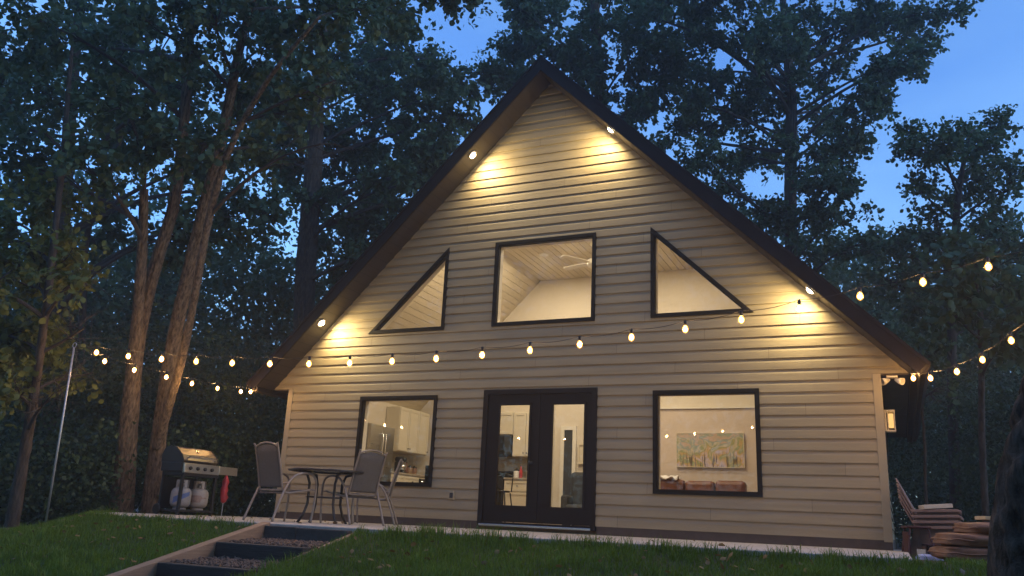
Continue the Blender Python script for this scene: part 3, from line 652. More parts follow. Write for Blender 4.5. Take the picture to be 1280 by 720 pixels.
mb = MB(); mb.prism(prof, lambda p, q, t: (p, t, q), .345, .36); mb.build('hood_side', 'black', hood)
mb = MB(); mb.prism([(-.245, .802), (-.195, 1.016), (-.10, 1.056), (.0, 1.04), (.0, 1.03), (-.10, 1.044), (-.185, 1.005), (-.232, .802)], lambda p, q, t: (p, t, q), -.384, .344); mb.build('hood_back', 'black', hood)
mb = MB(); mb.prism([(.19, .802), (.214, .84), (.165, .927), (.035, 1.031), (-.0, 1.037), (-.0, 1.028), (.03, 1.022), (.155, .92), (.202, .84), (.18, .802)], lambda p, q, t: (p, t, q), -.384, .344); mb.build('hood_face', 'steeldark', hood)
mb = MB(); mb.prism([(.218, .838), (.207, .857), (.185, .898), (.179, .895), (.203, .850), (.210, .834)], lambda p, q, t: (p, t, q), -.30, .26); mb.build('hood_band', 'steelwarm', hood)
MB().tube([(.20, -.31, .87), (.25, -.31, .885), (.25, .27, .885), (.20, .27, .87)], .014, 8).build('hood_handle', 'chrome', hood)
MB().lathe([(.03, 0), (.03, .008)], 14, (.10, -.02, .985), Vector((.65, 0, .76)).to_track_quat('Z', 'Y').to_matrix()).build('thermometer', 'chrome', hood)
mb = MB(); mb.prism([(.205, .64), (.26, .645), (.235, .795), (.205, .795)], lambda p, q, t: (p, t, q), -.385, .355); cp = mb.build('control_panel', 'steelwarm', g, bevel=.006)
for i in range(4): MB().lathe([(.026, 0), (.030, .006), (.026, .03), (.010, .034)], 14, (.247, -.27+i*.155, .715), Vector((1, 0, .16)).to_track_quat('Z', 'Y').to_matrix()).build('knob', 'black', cp, True)
MB().box(-.20, .21, .37, .80, .735, .775).build('side_shelf', 'black', g, bevel=.008)
mb = MB(); mb.prism([(.212, .66), (.25, .66), (.24, .79), (.212, .79)], lambda p, q, t: (p, t, q), .364, .80); mb.build('shelf_front', 'steelwarm', g, bevel=.006)
mb = MB(); mb.box(-.235, -.228, -.34, .34, .09, .58); mb.build('rear_panel', 'black', g)
def tank(loc, rz, body, mark, lab):
    t_ = thing('propane_tank', lab, 'propane tank', loc, rz, 'propane tanks under the grill')
    MB().lathe([(.10, 0), (.10, .03), (.095, .03)], 20).build('foot_ring', body, t_, True)
    MB().lathe([(.06, .03), (.125, .05), (.152, .09), (.155, .14), (.155, .24), (.150, .28), (.12, .325), (.06, .345)], 24).build('cylinder', body, t_, True)
    mb = MB()
    for a0 in (-70, 110):
        for i in range(8):
            a, b2 = R(a0+i*14), R(a0+(i+1)*14); r0, r1 = .098, .104
            vs = [(r*math.cos(x), r*math.sin(x), z) for z in (.325, .455) for r in (r0, r1) for x in (a, b2)]
            if 2 <= i <= 5: vs = [(x, y, max(z, .42)) for x, y, z in vs]
            mb.add(vs, [(0, 1, 3, 2), (4, 6, 7, 5), (0, 4, 5, 1), (2, 3, 7, 6), (0, 2, 6, 4), (1, 5, 7, 3)])
    mb.build('collar', body, t_); MB().lathe([(.02, .34), (.02, .38), (.035, .385), (.035, .41)], 10).build('valve', 'galv', t_)
    mb = MB(); n = 10; vs = []
    for i in range(n+1):
        a = R(-48+i*9.6)
        for z in mark[1](i/n): vs.append((.1565*math.cos(a), .1565*math.sin(a), z))
    mb.add(vs, [(2*i, 2*i+2, 2*i+3, 2*i+1) for i in range(n)]); mb.build('label_band', mark[0], t_)
ga = R(-42)
tank((-5.17, -2.13, ZS+.08), ga, 'tankwhite', ('tankblue', lambda u: (.09+.13*u, .19+.09*u)), 'white propane tank with blue swoosh, left under the grill')
tank((-5.19, -1.74, ZS+.08), ga, 'tankrust', ('tanktext', lambda u: (.12, .23) if u < .62 else (.18, .20)), 'weathered cream propane tank with brown label, right under the grill')
rb = thing('red_bundle', 'crumpled red bundle hanging on thin stake right of the grill', 'bundle', (*at(277, 642, 13.6)[:2], ZS))
MB().tube([(0, 0, 0), (0, 0, .66)], .007, 6).build('stake', 'galv', rb)
rr = random.Random(11); prof = [(.012, .66), (.028, .62), (.05, .55), (.046, .48), (.062, .42), (.05, .36), (.06, .30), (.04, .23), (.012, .21)]; mb = MB(); n = 12; vs = []
for r_, z in prof:
    for k in range(n): a = 2*math.pi*k/n; q_ = r_*rr.uniform(.75, 1.25); vs.append((q_*math.cos(a), q_*math.sin(a), z+rr.uniform(-.01, .01)))
mb.add(vs, [(i*n+k, i*n+(k+1) % n, (i+1)*n+(k+1) % n, (i+1)*n+k) for i in range(len(prof)-1) for k in range(n)]); mb.build('cloth', 'red', rb, True)

# ------------------------------------------------------------------ string lights and poles
def pole(x, y, zt, lab):
    z0 = float(gz(x, y)); p = thing('light_pole', lab, 'pole', (x, y, z0)); h = zt-z0
    MB().tube([(0, 0, -.15), (-.05 if x < 0 else .025, 0, h*.5), (-.10 if x < 0 else .05, 0, h-.03)], [.015, .014, .013], 10).build('shaft', 'galv', p, True)
    e = -.10 if x < 0 else .05; MB().tube([(e+.035*math.cos(R(a)), 0, h+.005+.035*math.sin(R(a))) for a in range(0, 361, 30)], .007, 6, False).build('eye_ring', 'galv', p, True)
    return Vector((x+e, y, zt))
PL = pole(-4.905, -4.6, 2.087, 'thin galvanised light pole standing in lawn left of the tree'); PR = pole(7.15, -3.75, 2.75, 'thin galvanised light pole at the right end of the long strand')
def strand(lab, a, pts, b):
    s = thing('string_lights', lab, 'string lights', tuple(a), 0, 'festoon strands of warm bulbs'); a = Vector(a); mb = MB()
    tops = [Vector((0, 0, 0))]+[Vector(p)-a+Vector((0, 0, .085)) for p in pts]+[Vector(b)-a]; path = []
    for p, q_ in zip(tops, tops[1:]):
        for k in range(5): t = k/5; path.append(p.lerp(q_, t)-Vector((0, 0, .030*4*t*(1-t))))
    path.append(tops[-1]); mb.tube(path, .0035, 5, False); mb.build('cable', 'cable', s)
    for p in pts:
        v = Vector(p)-a; k = MB().lathe([(.004, .035), (.018, .03), (.028, .012), (.032, -.008), (.027, -.030), (.013, -.043), (.002, -.048)][::-1], 10).build('bulb', 'bulb', s, True); k.location = v
        fl_ = MB().lathe([(.002, -.030), (.013, -.022), (.018, -.008), (.013, .008), (.002, .018)], 8).build('filament', 'filament', k, True)
        sk = MB().lathe([(.014, .03), (.017, .035), (.017, .075), (.008, .088)], 8).build('socket', 'cable', k, True)
    return s
fq = (-4.55124, -4.6, 1.75608, .55774, .04316, .00506, 6.62181)
fp = [(fq[0]+k*fq[3], fq[1]+k*fq[4], fq[2]+fq[5]*(k-fq[6])**2) for k in range(21)]
strand('long strand of warm bulbs crossing in front of the house', PL, fp, PR)
strand('strand of warm bulbs from left pole to left eave corner', PL, [(-5.068, -4.03, 1.986), (-5.139, -3.437, 1.968), (-5.222, -2.741, 1.981), (-5.296, -2.127, 1.982), (-5.375, -1.464, 2.01), (-5.453, -.812, 2.058), (-5.49, -.52, 2.10)], (-5.50, -.47, 2.20))
strand('strand of warm bulbs rising from right eave corner to right', (5.50, -.47, 2.20), [(5.42, -.40, 2.075), (5.609, -.65, 2.03), (5.874, -1.207, 2.005), (6.108, -1.701, 2.047), (6.349, -2.209, 2.149), (6.58, -2.70, 2.30), (6.83, -3.2, 2.48)], PR)

# ------------------------------------------------------------------ clutter at the right corner
def adirondack():
    """faces +x"""
    c = thing('plastic_chair', '', 'chair'); mb = MB()
    for i in range(5):                       # fanned back slats
        y0 = (i-2)*.098; mb = MB(); top = .98-.035*abs(i-2)**1.4
        mb.prism([(-.045, 0), (.045, 0), (.052, 1), (.03, 1.03), (-.03, 1.03), (-.052, 1)], lambda p, q, t: (-.10-.36*(q*(top-.33)/.65)-.03*q*q+t, y0*(1+.25*q)+p, .33+(top-.33)*q), -.012, .012); mb.build('back_slat', 'adiron', c)
    for i in range(5): MB().box(-.12+i*.115, -.015+i*.115, -.25, .25, .315+.022*i, .338+.022*i).build('seat_slat', 'adiron', c, bevel=.006)
    for s in (-1, 1):
        mb = MB(); mb.prism([(-.28, .56), (-.28, .585), (.40, .605), (.46, .59), (.46, .545), (.43, .57), (-.26, .55)], lambda p, q, t: (p, t, q), s*.36-.065, s*.36+.065); mb.build('arm', 'adiron', c, bevel=.006)
        mb = MB(); mb.prism([(.24, .57), (.42, .58), (.46, .0), (.36, .0), (.32, .20)], lambda p, q, t: (p, t, q), s*.355-.018, s*.355+.018); mb.build('leg', 'adiron', c, bevel=.006)
        mb = MB(); mb.prism([(-.16, .34), (.24, .43), (.24, .57), (-.20, .55), (-.38, .0), (-.26, .0)], lambda p, q, t: (p, t, q), s*.34-.014, s*.34+.014); mb.build('leg', 'adiron', c, bevel=.006)
    MB().box(.37, .40, -.30, .30, .22, .40).build('front_apron', 'adiron', c, bevel=.006)
    return c
base = at(1160, 680, 10.55); ad0 = adirondack()
LBL = ['lowest brown plastic adirondack chair of the stack by house corner', 'second lowest chair in the brown plastic stack by house corner', 'second chair from the top of the brown plastic stack', 'topmost brown plastic adirondack chair of the stack']
for k in range(4):
    o = ad0 if k == 0 else copy_tree(ad0); o.location = (5.51-.006*k, -.30, ZS-.25+.066*k); o.rotation_euler = (0, 0, R(-7+1.2*k)); o.scale = (.74, .92, .95); tag(o, LBL[k], 'chair', 'stacked brown adirondack chairs')
pb = MB().box(-.16, .16, -.17, .17, 0, .05).build('cardboard_sheet', 'paper', None, bevel=.004); pb.location = (5.54, -.52, ZS-.25+.066*3+.578); pb.rotation_euler = (0, R(-5), R(10)); tag(pb, 'pale flat cardboard lying on the arms of stacked brown chairs', 'cardboard')
# maroon metal folding chair / stool at the wall foot
mc = thing('step_stool', 'dark maroon metal step stool standing beside the stacked chairs', 'stool', (5.30, -.70, float(gz(5.30, -.70))), R(10)); mc.scale = (.8, .9, .85)
for s in (-1, 1):
    MB().tube([(-.19, s*.2, 0), (-.12, s*.19, .44)], .014, 8).build('leg', 'maroon', mc); MB().tube([(.22, s*.2, 0), (.12, s*.19, .44)], .014, 8).build('leg', 'maroon', mc)
MB().box(-.17, .17, -.21, .21, .43, .46).build('top_step', 'maroon', mc, bevel=.01); MB().box(.08, .26, -.19, .19, .20, .225).build('lower_step', 'maroon', mc, bevel=.008); MB().box(-.16, -.13, -.18, .18, .04, .38).build('back_panel', 'maroon', mc)
tg = MB().box(-.06, .06, -.004, .004, 0, .09).build('tag_card', 'paper', mc); tg.location = (-.0, -.215, .06)
rr = random.Random(21)
def lumpy(name, lx, ly, lz, mat, loc, rz, lab, cat, seed, parent=None):
    rr = random.Random(seed); nu, nv = 28, 12; vs = []
    for j in range(nv+1):
        ph = math.pi*(j/nv-.5)
        for i in range(nu):
            th = 2*math.pi*i/nu; f = lambda c_: math.copysign(abs(c_)**.42, c_)
            w = 1+.05*math.sin(5*th+seed)+.05*math.sin(3*ph*2+th*2+seed)+rr.uniform(-.018, .018)
            vs.append((lx/2*f(math.cos(ph))*f(math.cos(th))*w, ly/2*f(math.cos(ph))*f(math.sin(th))*w, lz/2*(1+f(math.sin(ph))*(1+.06*math.sin(4*th+seed)))))
    mb = MB(); mb.add(vs, [(j*nu+i, j*nu+(i+1) % nu, (j+1)*nu+(i+1) % nu, (j+1)*nu+i) for j in range(nv) for i in range(nu)])
    o = mb.build(name, mat, parent, True); o.location = loc; o.rotation_euler = (0, 0, rz)
    if cat: tag(o, lab, cat, 'pile of brown cushions on the patio end')
    return o
bp_ = at(1231, 690, 8.3); bx, by = bp_[0], bp_[1]; gb = float(gz(bx, by))
for k, (lx, ly, lz, dx, dz, rz, lab) in enumerate(((.98, .60, .145, .02, 0, 22, 'lowest brown cushion of the pile beside the big trunk'), (.96, .58, .135, .04, .135, 25, 'middle brown cushion of the pile beside the big trunk'), (.80, .52, .12, .17, .26, 20, 'top brown cushion of the pile with a plank on it'))):
    o = lumpy('cushion', lx, ly, lz, 'cushion', (bx+dx, by, gb+.012+dz), R(rz), lab, 'cushion', k+3)
    mb = MB(); n = 48; mb.tube([(lx*.5*math.copysign(abs(math.cos(2*math.pi*i/n))**.42, math.cos(2*math.pi*i/n))*1.02, ly*.5*math.copysign(abs(math.sin(2*math.pi*i/n))**.42, math.sin(2*math.pi*i/n))*1.02, lz*.5+.006*math.sin(i*.9)) for i in range(n+1)], .008, 6, False); mb.build('piping', 'cushion', o, True)
pk = MB().box(-.30, .30, -.10, .10, 0, .035).build('plank', 'plyboard', None, bevel=.004); pk.location = (bx+.25, by-.02, gb+.405); pk.rotation_euler = (0, R(2), R(24)); tag(pk, 'short pale plank lying on top of the brown cushions', 'plank')
o = lumpy('plastic_bag', .26, .2, .13, 'bluebag', (5.40, -1.95, float(gz(5.40, -1.95))+.002), .4, 'pale blue plastic bag beside the brown cushion pile', None, 9); tag(o, 'small pale blue plastic bag left of the brown cushion pile', 'bag')

# ------------------------------------------------------------------ trees
def leaf_mesh(name, P, D, size, rg, tint_shift=0.0, simple=False):
    """leaf at each point P with axis D; folded, droop-tipped"""
    n = len(P); D = D/np.maximum(np.linalg.norm(D, axis=1), 1e-6)[:, None]
    N = rg.normal(size=(n, 3)); N[:, 2] += 1.1; B = np.cross(D, N); B /= np.maximum(np.linalg.norm(B, axis=1), 1e-6)[:, None]; N = np.cross(B, D)
    s = (size*rg.uniform(.6, 1.25, n))[:, None]; w = rg.uniform(.30, .46, n)[:, None]
    base = P; tip = P+D*s-N*s*.16; l = P+D*s*.42+B*s*w-N*s*.05; r = P+D*s*.42-B*s*w-N*s*.05; mid = P+D*s*.55+N*s*.05
    if simple:
        V = np.stack([base, l, tip, r], 1).reshape(-1, 3); F = np.array([(0, 2, 1), (0, 3, 2)]); k = 4
    else:
        l2 = P+D*s*.80+B*s*w*.75-N*s*.12; r2 = P+D*s*.80-B*s*w*.75-N*s*.12
        V = np.stack([base, l, l2, tip, r2, r, mid], 1).reshape(-1, 3); F = np.array([(0, 6, 1), (1, 6, 2), (6, 3, 2), (6, 4, 3), (6, 5, 4), (0, 5, 6)]); k = 7
    T = (np.arange(n)[:, None, None]*k+F[None]).reshape(-1, 3)
    tint = np.repeat(np.clip(rg.beta(2, 2.4, n)*(1 if np.isscalar(tint_shift) else .55)+tint_shift, 0, 1), k)
    return npmesh(name, V, T, tint)
def bez(a, b, c, n):
    return [a*(1-t)**2+b*2*t*(1-t)+c*t*t for t in [i/n for i in range(n+1)]]
def sticks(A, B, r0):
    """thin 3-sided twigs A->B"""
    n = len(A); d = B-A; d /= np.maximum(np.linalg.norm(d, axis=1), 1e-6)[:, None]; u = np.cross(d, np.array([.3, .5, .8])); u /= np.linalg.norm(u, axis=1)[:, None]; w = np.cross(d, u)
    ring = lambda P, r: [P+(u*math.cos(a)+w*math.sin(a))*r for a in (0, 2.094, 4.189)]
    V = np.stack(ring(A, r0)+ring(B, r0*.5), 1).reshape(-1, 3); F = np.array([(0, 1, 4), (0, 4, 3), (1, 2, 5), (1, 5, 4), (2, 0, 3), (2, 3, 5)])
    return V, (np.arange(n)[:, None, None]*6+F[None]).reshape(-1, 3)
def bark_tube(mb, pts, rad, n=14, seed=0, amp=.07):
    """trunk with furrowed, plated bark relief"""
    P = [Vector(p) for p in pts]; k_ = 4 if n > 20 else 2; Q, rr_ = [], []
    for i in range(len(P)-1):
        for j in range(k_): Q.append(P[i].lerp(P[i+1], j/k_)); rr_.append(rad[i]*(1-j/k_)+rad[i+1]*j/k_)
    Q.append(P[-1]); rr_.append(rad[-1]); o = len(mb.v); mb.tube(Q, rr_, n, True); s_ = 0; L0 = Q[0]
    for i, c_ in enumerate(Q):
        s_ += (c_-L0).length; L0 = c_
        for k in range(n):
            th = 2*math.pi*k/n; v = Vector(mb.v[o+i*n+k]); ph = th*(7 if n > 20 else 4)+1.6*math.sin(s_*3.1+seed)+1.1*math.sin(s_*7.3+2*th+seed)
            plate = (1-abs(math.sin(ph)))**1.5; cut = max(0, math.sin(s_*17+3*math.sin(th*3+seed)+2*th))**4
            w = 1+.10*math.sin(2*th+seed+s_*.4)+.05*math.sin(3*th+s_*1.3+seed)-amp*plate-amp*.45*cut
            mb.v[o+i*n+k] = tuple(c_+(v-c_)*w)
def tree(lab, stems, blobs, leafmat_='leaf', size=.13, dens=1.0, seed=0, bark='bark', group=None, name='tree', scale=1.0):
    """stems: list of (points, radii); blobs: list of (centre, radius)"""
    rg = np.random.default_rng(seed); base = np.array(stems[0][0][0], float)
    root = thing(name, lab, 'tree', tuple(base), 0, group)
    mb = MB(); samp = []; nodes = []
    for si, (pts, rad) in enumerate(stems):
        P = [Vector(p) for p in arc([tuple(np.array(p)-base) for p in pts], 6)]; r_ = np.interp(np.linspace(0, len(rad)-1, len(P)), range(len(rad)), rad)
        bark_tube(mb, P, list(r_), 44 if rad[0] > .11 else 12, seed+si, .19)
        for p, q_ in zip(P, r_): samp.append((np.array(p), q_))
    mb.build('trunk', bark, root, True)
    SP = np.array([s[0] for s in samp]); SR = np.array([s[1] for s in samp]); lm = MB(); TA, TB, LP, LD = [], [], [], []
    for c_, R_ in blobs:
        c_ = np.array(c_)-base; d = SP-c_; hz = np.hypot(d[:, 0], d[:, 1]); cost = np.linalg.norm(d, axis=1)+np.where(d[:, 2] > -.30*hz, 2.0+np.abs(d[:, 2]), 0)*1.2
        i = int(np.argmin(cost)); p = SP[i]; ln = np.linalg.norm(c_-p)
        limb = bez(p, p*.45+c_*.55+np.array([0, 0, .12*ln])+rg.normal(size=3)*.06*ln, c_, 7); r0 = min(SR[i]*.6, .020+.012*ln)
        lm.tube([Vector(q_) for q_ in limb], list(np.linspace(r0, .014, 8)), 6, False)
        ns = int(6+R_*R_*3.2*scale)
        for _ in range(ns):
            t = rg.uniform(.45, 1); k_ = t*7; a = limb[int(min(k_, 6))]*(1-(k_-int(min(k_, 6))))+limb[int(min(k_, 6))+1]*(k_-int(min(k_, 6)))
            dv = rg.normal(size=3); dv /= np.linalg.norm(dv); e = c_+dv*R_*rg.uniform(.3, 1.38)*np.array([1, 1, .8]); L_ = np.linalg.norm(e-a)
            sub = bez(a, (a+e)/2+rg.normal(size=3)*.12*L_+np.array([0, 0, .1*L_]), e, 4); lm.tube([Vector(q_) for q_ in sub], list(np.linspace(.013, .004, 5)), 4, False)
            nt_ = max(2, int((3+L_*3.2)*dens))
            ts = rg.uniform(.3, 1, nt_); S_ = np.array(sub); k2 = np.minimum((ts*4).astype(int), 3); f_ = (ts*4-k2)[:, None]; A_ = S_[k2]*(1-f_)+S_[k2+1]*f_
            td = rg.normal(size=(nt_, 3))+dv*.9; td[:, 2] += .15; td /= np.linalg.norm(td, axis=1)[:, None]; B_ = A_+td*rg.uniform(.22, .55, nt_)[:, None]
            TA.append(A_); TB.append(B_)
    TA = np.concatenate(TA); TB = np.concatenate(TB)
    V, T = sticks(TA, TB, .004); stuff(lm.build('limbs', 'limb', root)); stuff(link('twigs', npmesh('twigs', V, T), 'limb', root))
    nl = 15; k = np.repeat(np.arange(len(TA)), nl); u = rg.uniform(.15, 1.08, len(k))[:, None]; D = TB[k]-TA[k]
    LP = TA[k]+D*u+rg.normal(size=(len(k), 3))*.045; LD = D/np.linalg.norm(D, axis=1)[:, None]*.7+rg.normal(size=(len(k), 3))*.75; LD[:, 2] -= .35
    wp = LP+base; ok = ~((np.abs(wp[:, 0]) < 6.0) & (wp[:, 1] > -4.8) & (wp[:, 1] < 8.8) & (wp[:, 2] < 8.6-np.abs(wp[:, 0]))); LP, LD = LP[ok], LD[ok]
    link('crown', leaf_mesh('crown', LP, LD, size, rg), leafmat_, root)
    return root, len(LP)
def pxblobs(L, dep, rg, jit=1.6):
    out = []
    for u, v, r in L:
        d = dep+rg.uniform(-jit, jit); out.append((at(u, v, d), r/FPX*d))
    return out
def ground_pt(u, dep):
    p = at(u, 640, dep); return (p[0], p[1], float(gz(p[0], p[1]))-.05)
rgB = np.random.default_rng(12); NL = 0
# many-stemmed tree beside the grill
D1 = 13.9; b0 = ground_pt(152, D1); b1 = ground_pt(187, D1+.2)
stems = [([b0, at(160, 540, D1), at(172, 430, D1), at(195, 330, D1), at(218, 250, D1+.1), at(232, 130, D1+.3), at(240, 20, D1+.6), at(262, -120, D1+1)], [.20, .15, .128, .115, .105, .09, .07, .035]),
         ([b0, at(157, 540, D1-.12), at(168, 440, D1-.15), at(176, 340, D1-.25), at(180, 236, D1-.3)], [.15, .125, .11, .095, .07]),
         ([b1, at(200, 540, D1+.2), at(216, 430, D1+.2), at(238, 330, D1+.1), at(258, 250, D1), at(280, 160, D1-.2), at(300, 60, D1-.4), at(335, -80, D1-.8)], [.18, .138, .122, .112, .10, .083, .062, .035]),
         ([at(195, 560, D1+.1), at(222, 470, D1-.1), at(240, 390, D1-.3), at(262, 270, D1-.6), at(290, 180, D1-.9), at(335, 100, D1-1.3), at(400, 20, D1-1.8)], [.09, .08, .072, .065, .052, .038, .022])]
L = [(u, v, r) for u, v, r in [(200, 40, 60), (120, 60, 55), (60, 30, 60), (270, 20, 60), (330, 60, 55), (390, 40, 50), (300, 110, 40), (150, 130, 45), (60, 130, 55), (220, 110, 42), (110, 210, 40), (360, 140, 40), (420, 100, 40), (440, 20, 45), (20, 210, 45), (340, 0, 50), (240, -40, 60), (130, -30, 60), (250, 180, 26), (180, 190, 26), (490, 10, 40), (540, 5, 34), (590, 0, 22), (330, 190, 24), (400, 180, 30)]]
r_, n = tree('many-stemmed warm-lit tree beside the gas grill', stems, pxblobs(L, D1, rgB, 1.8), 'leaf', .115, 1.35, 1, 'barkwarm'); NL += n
# slim leaning tree at far left with lamp light put into its leaf colour
D4 = 11.9; b = ground_pt(18, D4)
L = [(50, 430, 46), (95, 470, 34), (40, 360, 46), (105, 410, 34), (15, 490, 36), (75, 330, 40), (0, 420, 40), (20, 300, 40), (100, 350, 26), (60, 500, 26), (60, 250, 34), (-40, 350, 50), (-40, 460, 40)]
r_, n = tree('slim leaning tree with yellow-green lamp-lit leaves behind the light pole', [([b, at(35, 540, D4), at(48, 460, D4), at(64, 330, D4), at(78, 200, D4+.3), at(90, 60, D4+.6)], [.105, .085, .07, .058, .045, .025])], pxblobs(L, D4+.1, rgB, .8), 'leaflit', .105, 1.6, 2, 'bark'); NL += n
# back-left trees
D2 = 22.0; b = ground_pt(378, D2)
L = [(420, 70, 55), (480, 110, 55), (540, 120, 45), (560, 180, 36), (520, 230, 45), (470, 270, 45), (430, 200, 50), (380, 150, 50), (592, 212, 22), (500, 40, 50), (570, 150, 30), (440, 330, 40), (330, 120, 50), (530, 285, 40), (490, 330, 40), (340, 210, 40), (440, 10, 55), (400, 250, 28), (545, 75, 34), (575, 245, 26), (585, 110, 20), (330, 40, 50)]
r_, n = tree('broad tree with straight grey trunk behind the house left side', [([b, at(380, 400, D2), at(386, 290, D2), at(392, 200, D2), at(400, 80, D2+.4), at(420, -80, D2+1)], [.30, .26, .24, .22, .16, .06])], pxblobs(L, D2, rgB, 2), 'leaf', .14, 1.7, 3, group='trees behind the house'); NL += n
D3 = 26.0; b = ground_pt(440, D3)
L = [(450, 240, 40), (500, 200, 50), (470, 150, 50), (550, 200, 40), (420, 300, 36), (520, 300, 45), (560, 260, 36), (590, 230, 22), (480, 80, 45)]
r_, n = tree('slender dark tree between the grey trunk and the roof', [([b, at(446, 400, D3), at(450, 290, D3), at(462, 200, D3), at(480, 60, D3)], [.19, .17, .15, .12, .05])], pxblobs(L, D3, rgB, 2), 'leafblue', .19, 1.0, 4, group='trees behind the house'); NL += n
D5 = 19.0; b = ground_pt(70, D5)
L = [(30, 60, 60), (90, 20, 50), (20, 160, 50), (120, 110, 50), (60, 240, 45), (150, 60, 50), (170, 170, 42), (130, 260, 36), (240, 100, 45), (280, 200, 34), (300, 270, 30), (-30, 100, 60), (200, 20, 55), (-20, 260, 55), (330, 250, 26), (250, 290, 26)]
r_, n = tree('tall dark tree behind the left lawn edge', [([b, at(66, 400, D5), at(78, 280, D5), at(88, 150, D5), at(100, 0, D5), at(115, -120, D5)], [.20, .18, .16, .14, .10, .05])], pxblobs(L, D5, rgB, 2), 'leafblue', .16, 1.0, 5, group='trees behind the house'); NL += n
D6 = 20.0; b = ground_pt(100, D6)
r_, n = tree('thin slanting sapling between the slim tree and the big stems', [([b, at(103, 400, D6), at(110, 290, D6), at(140, 210, D6), at(165, 120, D6)], [.10, .09, .08, .06, .03])], pxblobs([(170, 110, 36), (150, 180, 30), (200, 150, 30), (120, 300, 26)], D6, rgB, 1.5), 'leafblue', .16, 1.0, 6, group='trees behind the house'); NL += n
# trees behind the house, right
D7 = 25.0; b = ground_pt(760, D7)
L = [(665, 20, 30), (700, 55, 36), (690, -5, 45), (740, 85, 42), (745, 20, 48), (795, 70, 42), (800, 130, 32), (770, 145, 26), (660, 62, 20), (646, 92, 15), (634, 62, 12), (628, 105, 12), (720, 110, 28), (830, 20, 45), (610, 90, 10), (850, 90, 40), (650, 10, 18), (770, -30, 50), (800, 190, 22)]
r_, n = tree('dense tree rising directly behind the roof peak', [([b, at(758, 300, D7), at(752, 150, D7), at(745, 40, D7), at(740, -90, D7)], [.26, .22, .18, .14, .06])], pxblobs(L, D7, rgB, 2), 'leafblue', .135, 2.1, 7, group='trees behind the house'); NL += n
D8 = 23.0; b = ground_pt(995, D8)
L = [(835, 40, 50), (880, 90, 48), (930, 40, 55), (900, 150, 40), (960, 110, 48), (1010, 50, 50), (1060, 30, 45), (1110, 18, 34), (1150, 35, 26), (1178, 12, 20), (1050, 90, 36), (1112, 78, 26), (1150, 70, 16), (1040, 150, 36), (1085, 132, 22), (1000, 200, 36), (1040, 220, 34), (1055, 265, 36), (1000, 280, 34), (940, 210, 34), (895, 240, 28), (950, 270, 30), (860, -30, 60), (960, -40, 70), (1060, -40, 50), (838, 165, 18), (1012, 320, 34), (1080, 305, 30), (860, 190, 20), (920, 190, 24), (1075, 180, 16), (985, 60, 40), (990, 112, 34), (800, 20, 44), (870, 30, 44), (930, 130, 34), (850, 130, 26), (970, 180, 26), (1100, 110, 20), (1060, 190, 24)]
r_, n = tree('tall open-crowned tree with straight dark trunk right of the roof', [([b, at(991, 400, D8), at(989, 310, D8), at(988, 220, D8), at(989, 130, D8), at(982, 40, D8+.3), at(970, -100, D8+.6)], [.24, .20, .18, .165, .145, .10, .04])], pxblobs(L, D8, rgB, 2), 'leafblue', .12, 1.9, 8, bark='limb', group='trees behind the house'); NL += n
D9 = 18.5; b = ground_pt(1190, D9)
L = [(1190, 250, 32), (1160, 290, 34), (1222, 215, 24), (1240, 285, 36), (1217, 182, 13), (1246, 162, 11), (1272, 235, 22), (1130, 320, 34), (1180, 335, 36), (1250, 335, 34), (1290, 300, 34), (1152, 186, 12), (1178, 176, 12), (1206, 170, 9), (1128, 172, 8), (1100, 345, 34), (1150, 240, 20), (1215, 300, 34), (1300, 350, 40), (1250, 215, 16), (1140, 375, 36), (1210, 380, 36), (1275, 390, 36)]
r_, n = tree('lower bushy tree right of the house under open sky', [([b, at(1190, 450, D9), at(1192, 330, D9), at(1200, 230, D9), at(1214, 165, D9)], [.13, .11, .09, .06, .025])], pxblobs(L, D9, rgB, 1.2), 'leafblue', .105, 1.5, 9, bark='limb', group='trees behind the house'); NL += n
D10 = 14.2; b = ground_pt(1228, D10)
r_, n = tree('slim pale-barked tree standing in the woods behind the stacked chairs', [([b, at(1228, 560, D10), at(1227, 470, D10), at(1225, 380, D10), at(1222, 300, D10)], [.07, .062, .058, .05, .03])], pxblobs([(1222, 330, 34), (1180, 380, 34), (1270, 420, 34), (1240, 360, 34)], D10, rgB, 1.5), 'leafblue', .16, 1.0, 10, group='trees behind the house'); NL += n
b = ground_pt(1158, 13.8)
r_, n = tree('thin pale sapling at the wood edge behind the stacked chairs', [([b, at(1157, 610, 13.8), at(1156, 560, 13.8), at(1152, 500, 13.8), at(1150, 440, 13.8)], [.026, .024, .022, .017, .008])], pxblobs([(1150, 450, 24), (1165, 490, 18), (1138, 500, 16)], 13.9, rgB, .4), 'leafblue', .10, 1.0, 13, group='trees behind the house'); NL += n
# big dark trunk close on the right
DT = 4.6; tp = [at(1318, 900, DT), at(1316, 800, DT), at(1310, 700, DT), at(1322, 600, DT), at(1345, 505, DT), at(1378, 380, DT), at(1420, 230, DT), at(1470, 60, DT), at(1540, -200, DT+.2), at(1600, -420, DT+.4), at(1660, -760, DT+.5)]
b = (tp[0][0], tp[0][1], float(gz(tp[0][0], tp[0][1]))-.1)
tp = [b]+[p for p in tp if p[2] > b[2]+.25]
rg9 = np.random.default_rng(31)
r_, n = tree('big dark rough-barked trunk close at the right edge', [(tp, [.42]+[.36]+list(np.linspace(.325, .20, len(tp)-2)))], [(at(1700, -1000, DT+.5)+rg9.normal(size=3)*np.array([1.0, 1.0, .6]), .8) for _ in range(6)], 'leaf', .13, .8, 11, bark='barkdark'); NL += n

